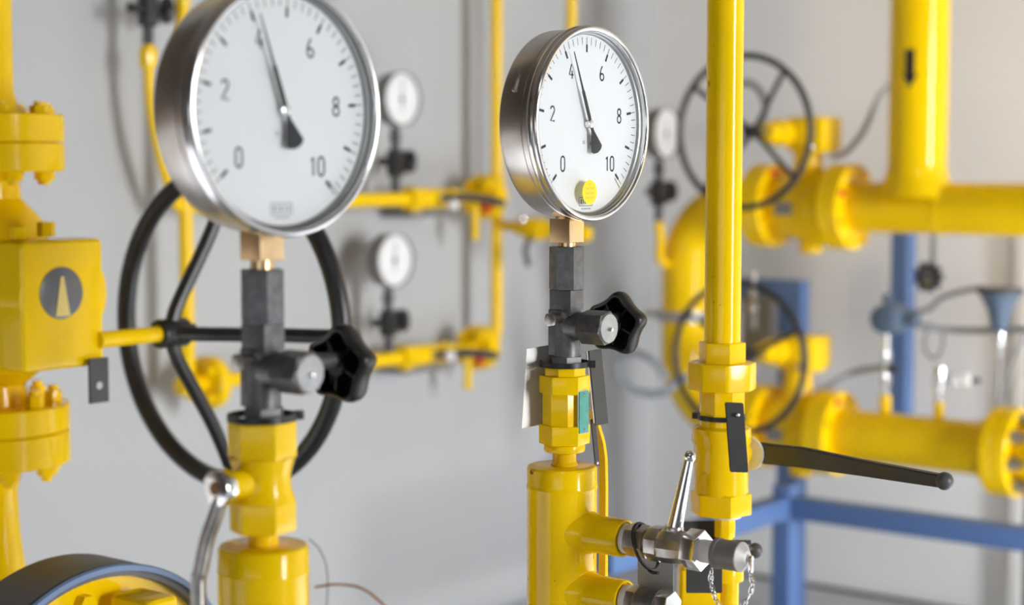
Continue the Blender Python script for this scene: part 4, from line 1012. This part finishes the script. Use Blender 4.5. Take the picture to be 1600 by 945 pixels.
obj('cover', MB().cyl(f0, 'z', .044, -.002, .006, 36, .001), 'darkgrey', t)
obj('housing', MB().lathe([(.0, -.002), (.040, -.003), (.034, -.012), (.022, -.034), (.019, -.050), (.0165, -.055), (.0165, -.070), (0, -.070)], f0, 'z', 32), 'bluegrey', t)
obj('fitting', MB().cyl(f0, 'z', .0115, -.098, -.071, 24, .003).cyl(f0, 'z', .0065, -.1215, -.098, 14), 'chrome', t)
fs_ = f0 + Vector((0, 0, -.122))
obj('impulse_tube', MB().tube([fs_, fs_ + Vector((0, 0, -.05)), fs_ + Vector((-.003, .0, -.10)), Vector((f0.x - .004, YP, z2 + .0506))], .0042, 10, 5), 'gunlight', None, (f0.x, YP, z2 + .0506), 'slim grey tube below the funnel-shaped transmitter', cat='tube')
def cable(pts, r, m, label, d=None, name='cable'):
    P_ = [hitY(px, py, y) for px, py, y in pts]
    return obj(name, MB().tube(P_, r, 10, 8), m, None, P_[-1], label, cat='cable')
cable([(1296, 246, YP - .02), (1318, 240, YP), (1345, 212, YP + .05), (1366, 170, YP + .1), (1382, 142, YP + .12), (1440, 95, YP + .2)], .0062, 'cable', 'grey cable from the upper gearbox to behind the tee riser')
cable([(1278, 612, YP + .05), (1300, 600, YP + .12), (1330, 583, YP + .2), (1362, 576, YP + .15), (1384, 574, YP + .015)], .0065, 'cable', 'grey cable between the lower gearbox and the slim bright stem')
cable([(1420, 503, YP + .02), (1455, 512, YP + .06), (1500, 516, YP + .08), (1550, 516, YP + .06), (1610, 515, YP)], .0068, 'cable', 'thick grey cable running right from the round transmitter')
cable([(1425, 490, YP + .03), (1452, 482, YP + .05), (1470, 466, YP + .05), (1500, 456, YP + .04), (1536, 449, YP)], .0052, 'cable', 'grey cable rising to the funnel-shaped transmitter')
cable([(1452, 505, YP + .09), (1444, 540, YP + .06), (1458, 560, YP + .03), (1472, 545, YP + .04), (1474, 515, YP + .09)], .0030, 'cable', 'thin grey cable loop above the bleed valve')
cable([(1600, 525, YP), (1582, 565, YP + .02), (1566, 620, YP + .02), (1560, 645, YP - .02)], .0034, 'cable', 'thin grey cable dropping to the right end of the lower pipe')
cable([(1150, 132, YP + .2), (1172, 130, YP + .18), (1190, 146, YP + .16), (1196, 172, YP + .16), (1188, 205, YR - .012)], .0075, 'cable', 'grey cable loop seen through the upper black handwheel', name='hanging_cable')
# pale tubing loop at the left of the U pipe
lp0 = [(1092, 597), (1064, 590), (1040, 612), (1008, 614), (980, 602), (966, 580), (974, 558), (998, 552), (1024, 566), (1040, 590)]
P_ = [hitY(px, py, YP - .09 - .006 * i) for i, (px, py) in enumerate(lp0)]
obj('tubing_loop', MB().tube(P_, .0088, 12, 8), 'hose', None, P_[4], 'pale blue-grey tubing loop left of the large U-shaped pipe', cat='hose')
# white trim and dark gap at the far right
w0 = hitY(1583, 860, YR - .03)
struct('trim_1', MB().box((w0.x, YR - .0125, .45), (.03, .023, .9), .004), 'trim_glint_white')
struct('trim_2', MB().box((hitY(1602, 860, YR - .02).x, YR - .010, .45), (.016, .018, .9), .002), 'darkgrey')
struct('baseboard_right', MB().box(((XL + .6) / 2, YR - .008, .0035), (.6 - XL, .014, .006), .001), 'darkgrey')

# ------------------------------------------------------------------ colour management
vs = sc.view_settings
vs.view_transform = 'Standard'; vs.look = 'None'; vs.exposure = 0.19; vs.gamma = 1.0; vs.use_curve_mapping = False
sc.cycles.use_denoising = True
sc.cycles.max_bounces = 10; sc.cycles.diffuse_bounces = 5; sc.cycles.transparent_max_bounces = 16
sc.cycles.sample_clamp_indirect = 6.0
